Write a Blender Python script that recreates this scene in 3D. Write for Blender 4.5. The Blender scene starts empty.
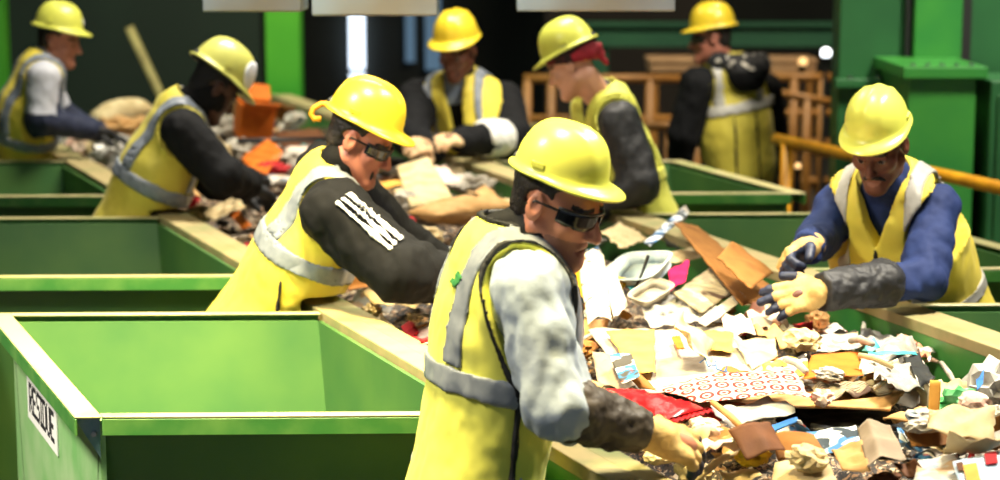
import bpy, bmesh, math, random
import numpy as np
from mathutils import Vector, Matrix

# ------------------------------------------------------------------ camera, world, light
SC = bpy.context.scene
CAMH, FPX, PITCH = 2.1, 2000.0, math.atan(314.0 / 2000.0)
cam_data = bpy.data.cameras.new('camera'); cam = bpy.data.objects.new('camera', cam_data)
SC.collection.objects.link(cam); SC.camera = cam
cam.location = (0, 0, CAMH); cam.rotation_euler = (math.pi / 2 - PITCH, 0, 0)
cam_data.sensor_width = 36.0; cam_data.lens = 72.0; cam_data.clip_end = 200
cam_data.dof.use_dof = True; cam_data.dof.focus_distance = 4.55; cam_data.dof.aperture_fstop = 2.8

world = bpy.data.worlds.new('hall_ambient'); SC.world = world; world.use_nodes = True
wb = world.node_tree.nodes['Background']
wb.inputs[0].default_value = (0.62, 0.72, 0.85, 1); wb.inputs[1].default_value = 0.30

SC.view_settings.view_transform = 'Standard'
SC.view_settings.look = 'None'
SC.view_settings.exposure = 0.18
SC.view_settings.gamma = 1.0
SC.view_settings.use_curve_mapping = False

def area_lamp(name, loc, target, sx, sy, power, col, spread=180):
    d = bpy.data.lights.new(name, 'AREA'); d.shape = 'RECTANGLE'; d.size = sx; d.size_y = sy
    d.energy = power; d.color = col; d.spread = math.radians(spread)
    o = bpy.data.objects.new(name, d); SC.collection.objects.link(o)
    o.location = loc
    o.rotation_euler = (Vector(target) - Vector(loc)).to_track_quat('-Z', 'Y').to_euler()
    return o
WARM = (1.0, 0.92, 0.76)
# unseen roof lamps over the line and bins, with fill lights added behind
area_lamp('roof_light_over_belt', (2.2, 5.0, 4.8), (0.72, 4.6, 1.0), 0.8, 1.2, 64, WARM, 60)
area_lamp('roof_light_over_bins', (-0.5, 3.55, 5.6), (-0.78, 4.75, 0.9), 0.8, 0.8, 102, (1.0, 0.82, 0.40), 46)
area_lamp('roof_light_left', (-3.0, 3.4, 4.4), (-1.0, 4.8, 0.9), 0.8, 0.8, 50, WARM, 66)
area_lamp('fill_light_far', (-0.1, 8.0, 5.4), (-0.9, 7.8, 1.0), 1.2, 2.4, 130, WARM, 90)  # added fill for the far part of the line
area_lamp('fill_light_machine', (3.4, 6.4, 5.8), (2.6, 9.4, 1.4), 1.0, 1.0, 110, WARM, 80)  # added to brighten the green machine, no fixture there
area_lamp('fill_light_back_hall', (2.4, 10.8, 6.0), (1.6, 13.2, 0.8), 2.0, 1.5, 210, (1.0, 0.85, 0.62), 110)  # wide fill added because the background came out too dark
area_lamp('roof_light_back_left', (-3.0, 10.5, 6.0), (-1.9, 12.9, 1.2), 1.0, 1.0, 90, (0.95, 1.0, 0.8), 90)

# ------------------------------------------------------------------ helpers
TAU = math.tau
def srgb(h):
    h = h.lstrip('#'); c = [int(h[i:i+2], 16) / 255 for i in (0, 2, 4)]
    return tuple(x / 12.92 if x <= 0.04045 else ((x + 0.055) / 1.055) ** 2.4 for x in c) + (1.0,)

def at(px, py, z):
    """point of the height z seen at this place of the photograph"""
    xc, yc = (px - 500) / FPX, (240 - py) / FPX
    cp, sp = math.cos(PITCH), math.sin(PITCH)
    D = (xc, cp + sp * yc, -sp + cp * yc)
    t = (z - CAMH) / D[2]
    return Vector((D[0] * t, D[1] * t, z))
def aty(px, py, y):
    """point at the distance y seen at this place of the photograph"""
    xc, yc = (px - 500) / FPX, (240 - py) / FPX
    cp, sp = math.cos(PITCH), math.sin(PITCH)
    D = (xc, cp + sp * yc, -sp + cp * yc)
    t = y / D[1]
    return Vector((D[0] * t, y, CAMH + D[2] * t))

def link(o):
    SC.collection.objects.link(o); return o
def thing(name, label, cat, loc=(0, 0, 0), rotz=0.0, group=None):
    o = link(bpy.data.objects.new(name, None)); o.location = loc; o.rotation_euler = (0, 0, rotz)
    o.empty_display_size = 0.1
    o['label'] = label; o['category'] = cat
    if group: o['group'] = group
    return o
def tag(o, label, cat, group=None, kind=None):
    o['label'] = label; o['category'] = cat
    if group: o['group'] = group
    if kind: o['kind'] = kind
    return o
def mesh_obj(name, verts, faces, mats, parent=None, smooth=False, mi=None, loc=None):
    me = bpy.data.meshes.new(name)
    if isinstance(verts, np.ndarray) and isinstance(faces, np.ndarray):
        nf, k = faces.shape
        me.vertices.add(len(verts)); me.vertices.foreach_set('co', verts.astype(np.float32).ravel())
        me.loops.add(nf * k); me.loops.foreach_set('vertex_index', faces.astype(np.int32).ravel())
        me.polygons.add(nf)
        me.polygons.foreach_set('loop_start', np.arange(nf, dtype=np.int32) * k)
        me.update(calc_edges=True); me.validate()
    else:
        me.from_pydata([tuple(v) for v in verts], [], [tuple(f) for f in faces]); me.update()
    for m in (mats if isinstance(mats, (list, tuple)) else [mats]): me.materials.append(m)
    if mi is not None: me.polygons.foreach_set('material_index', np.asarray(mi, dtype=np.int32))
    if smooth: me.polygons.foreach_set('use_smooth', np.ones(len(me.polygons), dtype=bool))
    me.update()
    o = link(bpy.data.objects.new(name, me))
    if parent is not None: o.parent = parent
    if loc is not None: o.location = loc
    return o

class MB:
    """collects solids into one mesh"""
    def __init__(s): s.v, s.f, s.m = [], [], []
    def hexa(s, c, m=0):                       # 4 bottom corners then 4 top corners, both counter-clockwise
        n = len(s.v); s.v += [tuple(p) for p in c]
        for f in ((3, 2, 1, 0), (4, 5, 6, 7), (0, 1, 5, 4), (1, 2, 6, 5), (2, 3, 7, 6), (3, 0, 4, 7)):
            s.f.append(tuple(n + i for i in f)); s.m.append(m)
        return s
    def box(s, x0, y0, z0, x1, y1, z1, m=0, M=None):
        c = [(x0, y0, z0), (x1, y0, z0), (x1, y1, z0), (x0, y1, z0), (x0, y0, z1), (x1, y0, z1), (x1, y1, z1), (x0, y1, z1)]
        if M is not None: c = [M @ Vector(p) for p in c]
        return s.hexa(c, m)
    def tube(s, pts, r, n=10, m=0, caps=True):
        pts = [Vector(p) for p in pts]; rs = r if isinstance(r, (list, tuple)) else [r] * len(pts)
        base = len(s.v); up = None
        for i, p in enumerate(pts):
            d = (pts[min(i + 1, len(pts) - 1)] - pts[max(i - 1, 0)]).normalized()
            if up is None: up = Vector((0, 0, 1)) if abs(d.z) < 0.9 else Vector((1, 0, 0))
            a = d.cross(up).normalized(); b = a.cross(d).normalized(); up = b
            for k in range(n):
                t = TAU * k / n; s.v.append(tuple(p + (a * math.cos(t) + b * math.sin(t)) * rs[i]))
        for i in range(len(pts) - 1):
            for k in range(n):
                a0 = base + i * n + k; a1 = base + i * n + (k + 1) % n
                s.f.append((a0, a1, a1 + n, a0 + n)); s.m.append(m)
        if caps:
            s.f.append(tuple(base + k for k in reversed(range(n)))); s.m.append(m)
            e = base + (len(pts) - 1) * n; s.f.append(tuple(e + k for k in range(n))); s.m.append(m)
        return s
    def lathe(s, prof, n=24, M=None, m=0):     # prof: (radius, z) from bottom to top
        base = len(s.v)
        for r, z in prof:
            for k in range(n):
                p = Vector((r * math.cos(TAU * k / n), r * math.sin(TAU * k / n), z))
                s.v.append(tuple(M @ p if M is not None else p))
        for i in range(len(prof) - 1):
            for k in range(n):
                a0 = base + i * n + k; a1 = base + i * n + (k + 1) % n
                s.f.append((a0, a1, a1 + n, a0 + n)); s.m.append(m)
        s.f.append(tuple(base + k for k in reversed(range(n)))); s.m.append(m)
        e = base + (len(prof) - 1) * n; s.f.append(tuple(e + k for k in range(n))); s.m.append(m)
        return s
    def build(s, name, mats, parent=None, smooth=False, bevel=0.0, seg=2):
        o = mesh_obj(name, s.v, s.f, mats, parent, smooth, s.m)
        if bevel:
            b = o.modifiers.new('bevel', 'BEVEL'); b.width = bevel; b.segments = seg; b.limit_method = 'ANGLE'; b.angle_limit = 0.6
        return o

# ------------------------------------------------------------------ materials
def mat(name, col, rough=0.6, col2=None, scale=8.0, detail=3.0, lo=0.4, hi=0.65, metal=0.0, bump=0.0, bscale=40.0,
        emit=None, estr=0.0, spec=0.5, sheen=0.0, alpha=None, trans=0.0, stretch=None, coat=0.0):
    m = bpy.data.materials.new(name); m.use_nodes = True
    nt = m.node_tree; b = nt.nodes['Principled BSDF']
    c = srgb(col) if isinstance(col, str) else tuple(col)
    b.inputs['Base Color'].default_value = c; b.inputs['Roughness'].default_value = rough
    b.inputs['Metallic'].default_value = metal; b.inputs['Specular IOR Level'].default_value = spec
    b.inputs['Coat Weight'].default_value = coat
    if sheen: b.inputs['Sheen Weight'].default_value = sheen
    if trans: b.inputs['Transmission Weight'].default_value = trans
    if alpha is not None: b.inputs['Alpha'].default_value = alpha
    tc = nt.nodes.new('ShaderNodeTexCoord'); src = tc.outputs['Object']
    if stretch:
        mp = nt.nodes.new('ShaderNodeMapping'); mp.inputs['Scale'].default_value = stretch
        nt.links.new(src, mp.inputs['Vector']); src = mp.outputs['Vector']
    if col2 is not None:
        n = nt.nodes.new('ShaderNodeTexNoise'); n.inputs['Scale'].default_value = scale; n.inputs['Detail'].default_value = detail
        nt.links.new(src, n.inputs['Vector'])
        r = nt.nodes.new('ShaderNodeValToRGB')
        r.color_ramp.elements[0].position = lo; r.color_ramp.elements[0].color = c
        r.color_ramp.elements[1].position = hi; r.color_ramp.elements[1].color = srgb(col2) if isinstance(col2, str) else tuple(col2)
        nt.links.new(n.outputs['Fac'], r.inputs['Fac']); nt.links.new(r.outputs['Color'], b.inputs['Base Color'])
    if bump:
        n2 = nt.nodes.new('ShaderNodeTexNoise'); n2.inputs['Scale'].default_value = bscale; n2.inputs['Detail'].default_value = 4
        nt.links.new(src, n2.inputs['Vector'])
        bp = nt.nodes.new('ShaderNodeBump'); bp.inputs['Strength'].default_value = bump; bp.inputs['Distance'].default_value = 0.01
        nt.links.new(n2.outputs['Fac'], bp.inputs['Height']); nt.links.new(bp.outputs['Normal'], b.inputs['Normal'])
    if emit is not None:
        b.inputs['Emission Color'].default_value = srgb(emit) if isinstance(emit, str) else tuple(emit)
        b.inputs['Emission Strength'].default_value = estr
    return m

M = {}
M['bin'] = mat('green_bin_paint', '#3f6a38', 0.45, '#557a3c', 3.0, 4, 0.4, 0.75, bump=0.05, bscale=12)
M['bin_side_lit'] = mat('weathered_lit_green_paint', '#78b36a', 0.5, '#a9c795', 5.0, 5, 0.35, 0.7, bump=0.08, bscale=14)  # paler bin green: light on the outer end wall painted in, over wear
M['bin_rim'] = mat('worn_lit_rim_paint', '#bdb482', 0.4, '#94a062', 6.0, 5, 0.5, 0.72, stretch=(1, 1, 1))  # cream tops: strong reflected light painted in along with dust and wear
M['bin_edge'] = mat('rim_lip_paint', '#40803a', 0.45, '#64964a', 9.0, 4, 0.45, 0.7)
M['rail_dust'] = mat('dusty_tan_rail', '#a59569', 0.7, '#7f8655', 7.0, 5, 0.45, 0.7, bump=0.1)
M['frame_green'] = mat('conveyor_green_paint', '#2f7a38', 0.45, '#4a8a3a', 4.0, 4, 0.4, 0.7)
M['rubber'] = mat('black_belt_rubber', '#26241f', 0.8, '#3a352c', 20, 3, bump=0.1)
M['floor'] = mat('dark_concrete', '#34332f', 0.85, '#45423a', 2.5, 6, bump=0.15)
M['steel'] = mat('bare_steel', '#9aa0a4', 0.35, '#7d8286', 12, 3, metal=0.9)
M['wall_dark'] = mat('dark_wall_cladding', '#232826', 0.8, '#2b312d', 1.2, 3)
M['wall_green'] = mat('dark_green_cladding', '#0f2616', 0.7, '#0c2012', 1.0, 3)
M['ceiling'] = mat('dark_roof_sheet', '#25282a', 0.85, '#2d3032', 1.0, 3)
M['col_green'] = mat('bright_green_column_paint', '#3c9a2a', 0.45, '#57b02f', 1.5, 2)
M['mach'] = mat('machine_green_paint', '#2c7a33', 0.4, '#3f8c35', 2.5, 5, 0.4, 0.7)
M['mach_dark'] = mat('machine_dark_green_paint', '#245c30', 0.45, '#1d4f2a', 2.0, 4)
M['black'] = mat('black_gap_paint', '#0d0f0e', 0.7)
M['yellow_rail'] = mat('yellow_handrail_paint', '#e0a01e', 0.4, '#c4861a', 6, 3)
M['orange_rail'] = mat('orange_guardrail_paint', '#94662a', 0.5, '#7c5322', 5, 3)
M['sign_white'] = mat('white_sign_plate', '#f2f3f0', 0.5)
M['sign_ink'] = mat('sign_lettering', '#23252a', 0.5)
M['lamp_metal'] = mat('white_enamel_lamp_metal', '#a9c0dc', 0.3, '#9a968e', 2.2, 2, metal=0.35)
M['lamp_glow'] = mat('lamp_tube', '#ffffff', 0.5, emit='#fff1d2', estr=5.0)
M['win_glow'] = mat('daylit_window_pane', '#dfeefa', 0.3, emit='#dcecff', estr=2.2)
M['blue_glow'] = mat('dim_blue_window_pane', '#6f8fa8', 0.3, emit='#6f93b4', estr=0.35)
# ------------------------------------------------------------------ belt and bin layout (slanted rows along the picking line)
RIM = 1.05
LA, LB = at(67, 162, RIM), at(425, 373, RIM)          # left edge of the line (right rims of the left bins)
RA, RB = at(685, 227, RIM), at(917, 305, RIM)         # right edge of the line
DL = (LB - LA).normalized() * -1                      # away from the camera
DR = (RB - RA).normalized() * -1
CR = Vector((1.0, 0.026, 0)).normalized()             # across the line
def on_line(P, D, y):
    return P + D * ((y - P.y) / D.y)
def left_edge(y): return on_line(LA, DL, y)
def right_edge(y): return on_line(RA, DR, y)

def panel(name, pts, th, m, **kw):
    """a setting panel from 4 corners, with thickness along its normal"""
    p = [Vector(q) for q in pts]; n = (p[1] - p[0]).cross(p[3] - p[0]).normalized() * th
    b = MB().hexa([q - n for q in p] + p)
    o = b.build(name, m); o['kind'] = 'structure'
    for k, v in kw.items(): o[k] = v
    return o
panel('floor', [(-9, -3, 0), (12, -3, 0), (12, 21, 0), (-9, 21, 0)], 0.1, M['floor'])
panel('ceiling', [(-9, 21, 6.2), (12, 21, 6.2), (12, -3, 6.2), (-9, -3, 6.2)], 0.1, M['ceiling'])
panel('wall_back', [(-9, 20, 0), (12, 20, 0), (12, 20, 6.2), (-9, 20, 6.2)], 0.1, M['wall_dark'])
panel('wall_left', [(-8, -3, 0), (-8, 20, 0), (-8, 20, 6.2), (-8, -3, 6.2)], 0.1, M['wall_dark'])
panel('wall_right', [(11, 20, 0), (11, -3, 0), (11, -3, 6.2), (11, 20, 6.2)], 0.1, M['wall_dark'])

# ------------------------------------------------------------------ bins
def bin_block(O, D, y0, y1, a0, a1, label, flange_out=0.06, sign=None, fold=None, grp=None):
    """slanted open hopper: rows run along CR from a0 to a1 off the line edge O, depth from y0 to y1 along D"""
    base0 = on_line(O, D, y0); base1 = on_line(O, D, y1)
    ctr = (base0 + base1) / 2 + CR * ((a0 + a1) / 2)
    root = thing('sorting_bin', label, 'bin', (ctr.x, ctr.y, 0), 0, grp)
    L = (base1 - base0)
    def P(a, b, z):
        q = base0 + CR * a + L * b
        return Vector((q.x - ctr.x, q.y - ctr.y, z))
    t = 0.012; tb = t / L.length
    def wall(a_0, b_0, a_1, b_1, ta, tb_, z0, z1, slope=0.0, m=M['bin'], name='wall'):
        c = [P(a_0, b_0 + slope, z0), P(a_1, b_1 + slope, z0), P(a_1 + ta, b_1 + tb_ + slope, z0), P(a_0 + ta, b_0 + tb_ + slope, z0),
             P(a_0, b_0, z1), P(a_1, b_1, z1), P(a_1 + ta, b_1 + tb_, z1), P(a_0 + ta, b_0 + tb_, z1)]
        return MB().hexa(c).build(name, m, root)
    zb = 0.28
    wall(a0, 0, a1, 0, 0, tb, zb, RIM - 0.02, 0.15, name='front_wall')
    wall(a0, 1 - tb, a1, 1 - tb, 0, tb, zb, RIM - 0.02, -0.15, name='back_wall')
    for (aa, nm) in ((a0, 'side_wall'), (a1 - t, 'side_wall')):
        c = [P(aa, 0.0, zb), P(aa + t, 0.0, zb), P(aa + t, 1, zb), P(aa, 1, zb),
             P(aa, 0, RIM - 0.02), P(aa + t, 0, RIM - 0.02), P(aa + t, 1, RIM - 0.02), P(aa, 1, RIM - 0.02)]
        outer = (sign is not None and aa == a0)
        MB().hexa(c).build(nm, M['bin_side_lit'] if outer else M['bin'], root)
    MB().hexa([P(a0, .15, zb - .02), P(a1, .15, zb - .02), P(a1, .85, zb - .02), P(a0, .85, zb - .02),
               P(a0, .15, zb), P(a1, .15, zb), P(a1, .85, zb), P(a0, .85, zb)]).build('floor_panel', M['bin'], root)
    # rims: top flange and folded lip, one mesh per side
    fo = flange_out; fb = fo / L.length; lip = 0.045; lt = 0.006
    def rim(a_0, b_0, a_1, b_1, da, db):
        b = MB()
        q = [(a_0, b_0), (a_1, b_1), (a_1 + da, b_1 + db), (a_0 + da, b_0 + db)]
        if da < 0 or db < 0: q = q
        b.hexa([P(x, y, RIM - lt) for x, y in q] + [P(x, y, RIM) for x, y in q])
        e = 0.006
        ex = e if da > 0 else (-e if da < 0 else 0); eb = e / L.length * (1 if db > 0 else (-1 if db < 0 else 0))
        q2 = [(a_0 + da, b_0 + db), (a_1 + da, b_1 + db), (a_1 + da - ex, b_1 + db - eb), (a_0 + da - ex, b_0 + db - eb)]
        b.hexa([P(x, y, RIM - lip) for x, y in q2] + [P(x, y, RIM - lt) for x, y in q2], 1)
        bm = bmesh.new()
        o = b.build('rim', [M['bin_rim'], M['bin_edge']], root)
        bm.from_mesh(o.data); bmesh.ops.recalc_face_normals(bm, faces=bm.faces[:]); bm.to_mesh(o.data); bm.free()
        o.modifiers.new('bevel', 'BEVEL').width = 0.002
        return o
    nar = 0.03 / L.length
    rim(a0, 0, a1, 0, 0, -nar)
    rim(a0, 1, a1, 1, 0, nar)
    if a1 <= 0.001: rim(a0, -nar, a0, 1 + nar, -fo, 0)
    else: rim(a1, -nar, a1, 1 + nar, fo, 0)
    for sx in (a0 + 0.04, a1 - 0.10):
        for sb in (0.19, 0.77):
            MB().hexa([P(sx, sb, 0), P(sx + .06, sb, 0), P(sx + .06, sb + .05, 0), P(sx, sb + .05, 0),
                       P(sx, sb, zb - .02), P(sx + .06, sb, zb - .02), P(sx + .06, sb + .05, zb - .02), P(sx, sb + .05, zb - .02)]).build('leg', M['frame_green'], root)
    return root, P

def row_y(px, py): return at(px, py, RIM).y
L1 = (row_y(260, 411), row_y(260, 314.5))
L2 = (row_y(120, 274.5), row_y(100, 218.3))
L3 = (row_y(60, 195), row_y(40, 161.5))
def skew_y(y, O, D):                                    # y of a row where it meets the line edge
    e = on_line(O, D, y); return y
WB = 0.85
bin1, P1f = bin_block(LA, DL, L1[0] + 0.004, L1[1] + 0.02, -WB, -0.006, 'green sorting bin with the white lettered label, nearest the camera', sign=True, grp='bins left of the belt')
bin2, P2f = bin_block(LA, DL, L2[0] + 0.01, L2[1] + 0.02, -WB, -0.006, 'green sorting bin directly behind the labelled bin, left of the belt', grp='bins left of the belt')
bin3, P3f = bin_block(LA, DL, L3[0] + 0.01, L3[1] + 0.02, -WB, -0.006, 'green sorting bin in front of the worker in the white long sleeves', grp='bins left of the belt')
R1b = row_y(960, 303); R2 = (row_y(980, 266), row_y(735, 213.5)); R3 = (row_y(700, 192), row_y(655, 161))
RW = 0.82
rb1, PR1 = bin_block(RA, DR, R1b - 1.08, R1b - 0.03, 0.008, RW, 'green sorting bin at the right edge, in front of the worker in blue', grp='bins right of the belt')
rb2, PR2 = bin_block(RA, DR, R2[0] - 0.03, R2[1] - 0.015, 0.008, RW, 'green sorting bin behind the worker in blue, right of the belt', grp='bins right of the belt')
rb3, PR3 = bin_block(RA, DR, R3[0] - 0.02, R3[1] - 0.015, 0.008, RW, 'green sorting bin in front of the worker seen from behind', grp='bins right of the belt')
rb4, PR4 = bin_block(RA, DR, R3[1] + 0.58, R3[1] + 1.66, 0.008, RW, 'green sorting bin farthest away on the right side of the belt', grp='bins right of the belt')

# label on the end wall of the nearest bin
c0 = P1f(-WB, 0.80, 0.945); c1 = P1f(-WB, 0.44, 0.945)
ex = (c1 - c0).normalized(); lw = (c1 - c0).length; lh = 0.125
nrm = ex.cross(Vector((0, 0, 1))).normalized()
def LP(u, v, off): return c0 + ex * (u * lw) + Vector((0, 0, (v - 1) * lh)) + nrm * off
lab = MB().hexa([LP(0, 0, .001), LP(1, 0, .001), LP(1, 1, .001), LP(0, 1, .001), LP(0, 0, .004), LP(1, 0, .004), LP(1, 1, .004), LP(0, 1, .004)]).build('label_plate', M['sign_white'], bin1)
GL = {'R': ['11110', '10001', '10001', '11110', '10100', '10010', '10001'], 'E': ['11111', '10000', '10000', '11110', '10000', '10000', '11111'],
      'S': ['01111', '10000', '10000', '01110', '00001', '00001', '11110'], 'I': ['111', '010', '010', '010', '010', '010', '111'],
      'D': ['11110', '10001', '10001', '10001', '10001', '10001', '11110'], 'U': ['10001', '10001', '10001', '10001', '10001', '10001', '01110']}
def letters(word, LPf, u0, u1, v0, v1, m, parent, name='lettering', thick=0.0015):
    cols = sum(len(GL[c][0]) + 1 for c in word) - 1; du = (u1 - u0) / cols; dv = (v1 - v0) / 7
    b = MB(); u = 0
    for ch in word:
        for r, row in enumerate(GL[ch]):
            k = 0
            while k < len(row):
                if row[k] == '1':
                    e = k
                    while e < len(row) and row[e] == '1': e += 1
                    x0, x1 = u0 + (u + k) * du, u0 + (u + e) * du; y1, y0 = v1 - r * dv, v1 - (r + 1) * dv
                    b.hexa([LPf(x0, y0, .004), LPf(x1, y0, .004), LPf(x1, y1, .004), LPf(x0, y1, .004),
                            LPf(x0, y0, .004 + thick), LPf(x1, y0, .004 + thick), LPf(x1, y1, .004 + thick), LPf(x0, y1, .004 + thick)])
                    k = e
                else: k += 1
        u += len(GL[ch][0]) + 1
    return b.build(name, m, parent)
letters('RESIDUE', LP, 0.08, 0.92, 0.18, 0.82, M['sign_ink'], lab)
# folded corner gusset with its bolt on the nearest bin
g = MB(); q0, q1, q2 = P1f(-WB - .055, -.005, RIM - .008), P1f(-WB, -.005, RIM - .008), P1f(-WB, -.003, RIM - .10)
off = Vector((0, -.004, 0))
g.v += [q0, q1, q2, q0 + off, q1 + off, q2 + off]; g.f += [(0, 1, 2), (5, 4, 3), (0, 3, 4, 1), (1, 4, 5, 2), (2, 5, 3, 0)]; g.m += [0] * 5
M['gusset'] = mat('bluish_worn_gusset', '#5f8f86', 0.4, '#7f9aa0', 30, 3)
g.build('corner_gusset', M['gusset'], bin1)
MB().tube([q1 + Vector((-.012, -.004, -.035)), q1 + Vector((-.012, -.014, -.035))], 0.006, 10).build('bolt', M['steel'], bin1)

# ------------------------------------------------------------------ conveyor
BELT = 0.84
y_near, y_far = 2.9, 12.6
cv = thing('conveyor', 'wide conveyor belt carrying the mixed waste between the two rows of bins', 'conveyor', (0, 0, 0))
RAILW = 0.125
def strip(edge, y0, y1, a0, a1, z0, z1, name, m, parent=cv, bevel=0.0):
    e0, e1 = edge(y0), edge(y1)
    c = [e0 + CR * a0, e0 + CR * a1, e1 + CR * a1, e1 + CR * a0]
    return MB().hexa([(p.x, p.y, z0) for p in c] + [(p.x, p.y, z1) for p in c]).build(name, m, parent, bevel=bevel)
sf = strip(left_edge, y_near, y_far, 0.004, RAILW, 0.70, RIM - 0.03, 'side_frame', M['frame_green'])
strip(left_edge, y_near, y_far, 0.0, 0.066, RIM - 0.03, RIM + 0.002, 'rail_plank', M['rail_dust'], sf, 0.003)
strip(left_edge, y_near, y_far, 0.070, RAILW + 0.004, RIM - 0.03, RIM - 0.002, 'rail_plank', M['rail_dust'], sf, 0.003)
sr = strip(right_edge, y_near, y_far, -RAILW, -0.004, 0.70, RIM - 0.03, 'side_frame', M['frame_green'])
strip(right_edge, y_near, y_far, -RAILW - 0.004, 0.0, RIM - 0.03, RIM + 0.002, 'rail_plank', M['rail_dust'], sr, 0.003)
e0, e1, f0, f1 = left_edge(y_near) + CR * RAILW, right_edge(y_near) - CR * RAILW, right_edge(y_far) - CR * RAILW, left_edge(y_far) + CR * RAILW
MB().hexa([(p.x, p.y, BELT - .04) for p in (e0, e1, f0, f1)] + [(p.x, p.y, BELT) for p in (e0, e1, f0, f1)]).build('belt', M['rubber'], cv)
for k in range(6):
    yy = y_near + 0.5 + k * 1.75
    for ed, aa in ((left_edge, 0.06), (right_edge, -0.06)):
        p = ed(yy) + CR * aa
        MB().box(p.x - .04, p.y - .04, 0, p.x + .04, p.y + .04, 0.70).build('leg', M['frame_green'], cv)
# ------------------------------------------------------------------ background structures
def vbox(px0, py0, px1, py1, y, depth, m, name, z0=None, z1=None, bevel=0.01):
    """upright box whose front face spans these places at the distance y"""
    a, b = aty(px0, py0, y), aty(px1, py1, y)
    zb, zt = (b.z if z0 is None else z0), (a.z if z1 is None else z1)
    return MB().box(a.x, y, zb, b.x, y + depth, zt).build(name, m, bevel=bevel)
# green steel column, I section
def i_column(px0, px1, y, m, label, name='steel_column'):
    a, b = aty(px0, 60, y), aty(px1, 60, y); w = b.x - a.x; cx = (a.x + b.x) / 2
    t = thing(name, label, 'column', (cx, y + w / 2, 0))
    MB().box(-w / 2, -w / 2, 0, w / 2, -w / 2 + .03, 6.2).build('flange', m, t)
    MB().box(-w / 2, w / 2 - .03, 0, w / 2, w / 2, 6.2).build('flange', m, t)
    MB().box(-.015, -w / 2 + .03, 0, .015, w / 2 - .03, 6.2).build('web', m, t)
    MB().box(-w / 2 - .06, -w / 2 - .06, 0, w / 2 + .06, w / 2 + .06, .03).build('base_plate', m, t)
    return t
i_column(266, 300, 12.9, M['col_green'], 'bright green steel column behind the far end of the belt')
i_column(-12, 6, 11.2, M['col_green'], 'bright green steel column at the left edge behind the worker in white sleeves')
# dark green partition on the left
o = vbox(-120, -160, 262, 140, 14.5, 0.15, M['wall_green'], 'partition_panel', 0, 5.0)
tag(o, 'dark green partition wall far behind the left workers', 'partition')
# daylight slot windows in the back wall
def slot(px0, py0, px1, py1, n, m, y=19.9):
    a, b = aty(px0, py0, y), aty(px1, py1, y)
    o = MB().box(a.x, y - .03, b.z, b.x, y, a.z).build('window_%d' % n, m); o['kind'] = 'structure'
slot(349, 10, 365, 69, 1, M['win_glow']); slot(350, 73, 365, 84, 2, M['win_glow'])
slot(405, -10, 415, 62, 3, M['blue_glow']); slot(425, -10, 441, 70, 4, M['blue_glow'])
# dark brown panel wall behind the middle workers
M['brown_panel'] = mat('dark_brown_panel', '#221d18', 0.8, '#2b2620', 1.2, 3)
o = vbox(545, -90, 700, 78, 17.5, 0.1, M['brown_panel'], 'partition_panel', 0, 3.4)
tag(o, 'dark brown partition panel behind the orange guardrail', 'partition')
# green overhead beam on the right
a, b = aty(735, 22, 15.0), aty(850, 46, 15.0)
M['beam'] = mat('teal_green_beam_paint', '#1d4a35', 0.5, '#24543a', 2, 3)
t = thing('steel_beam', 'dark teal steel beam above the guardrails on the right', 'beam', ((a.x + b.x) / 2, 15.0, b.z))
hb = a.z - b.z; wx = 1.6
MB().box(-wx, -.1, 0, wx, .1, .03).build('flange', M['beam'], t)
MB().box(-wx, -.1, hb - .03, wx, .1, hb).build('flange', M['beam'], t)
MB().box(-wx, -.06, .03, wx, -.04, hb - .03).build('web', M['beam'], t)
for sx in (-wx + .1, wx - .2):
    MB().box(sx, -.06, -b.z, sx + .12, .06, 0).build('post', M['beam'], t)

# ------------------------------------------------------------------ guardrails
def guardrail(pts, tops, mids, posts, m, label, r=0.028, grp=None, cat='railing', name='guardrail'):
    """pts: plan points of the run; tops and mids: rail heights; posts: fractions along the run"""
    P = [Vector((p[0], p[1], 0)) for p in pts]; ctr = sum(P, Vector()) / len(P)
    t = thing(name, label, cat, (ctr.x, ctr.y, 0), 0, grp)
    for z in tops: MB().tube([p - ctr + Vector((0, 0, z)) for p in P], r, 10).build('top_rail', m, t, True)
    for z in mids: MB().tube([p - ctr + Vector((0, 0, z)) for p in P], r * .85, 10).build('mid_rail', m, t, True)
    for f in posts:
        q = P[0].lerp(P[-1], f) - ctr
        MB().tube([q, q + Vector((0, 0, max(tops)))], r, 10).build('post', m, t, True)
        MB().box(q.x - .06, q.y - .06, 0, q.x + .06, q.y + .06, .012).build('base_plate', m, t)
    return t
p0, p1 = at(776, 139, 1.08), at(1010, 190, 1.08)
p1 = p0 + (p1 - p0) * 1.6
guardrail([p0, p1], [1.08], [0.62], [0.035, 0.36, 0.68, 0.98], M['yellow_rail'], 'yellow handrail running behind the worker in blue', 0.027)
def far_rail(x0, x1, y, ztop, zmid, posts, label, slope=None, m=None, r=0.03):
    a, b = aty(x0, 100, y), aty(x1, 100, y)
    return guardrail([(a.x, y), (b.x, y + (slope or 0))], ztop, zmid, posts, m or M['orange_rail'], label, r)
far_rail(524, 694, 13.0, [1.12], [0.86, 0.52], [0.02, 0.16, 0.32, 0.74, 0.98], 'orange guardrail behind the worker with the red bandana')
far_rail(640, 700, 11.6, [0.95], [0.72, 0.48], [0.05, 0.5, 0.95], 'short low orange guardrail just right of the worker with the red bandana')
far_rail(764, 842, 13.4, [1.10], [0.86, 0.66, 0.4], [0.05, 0.38, 0.74, 0.98], 'orange guardrail between the worker seen from behind and the green machine')
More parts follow.
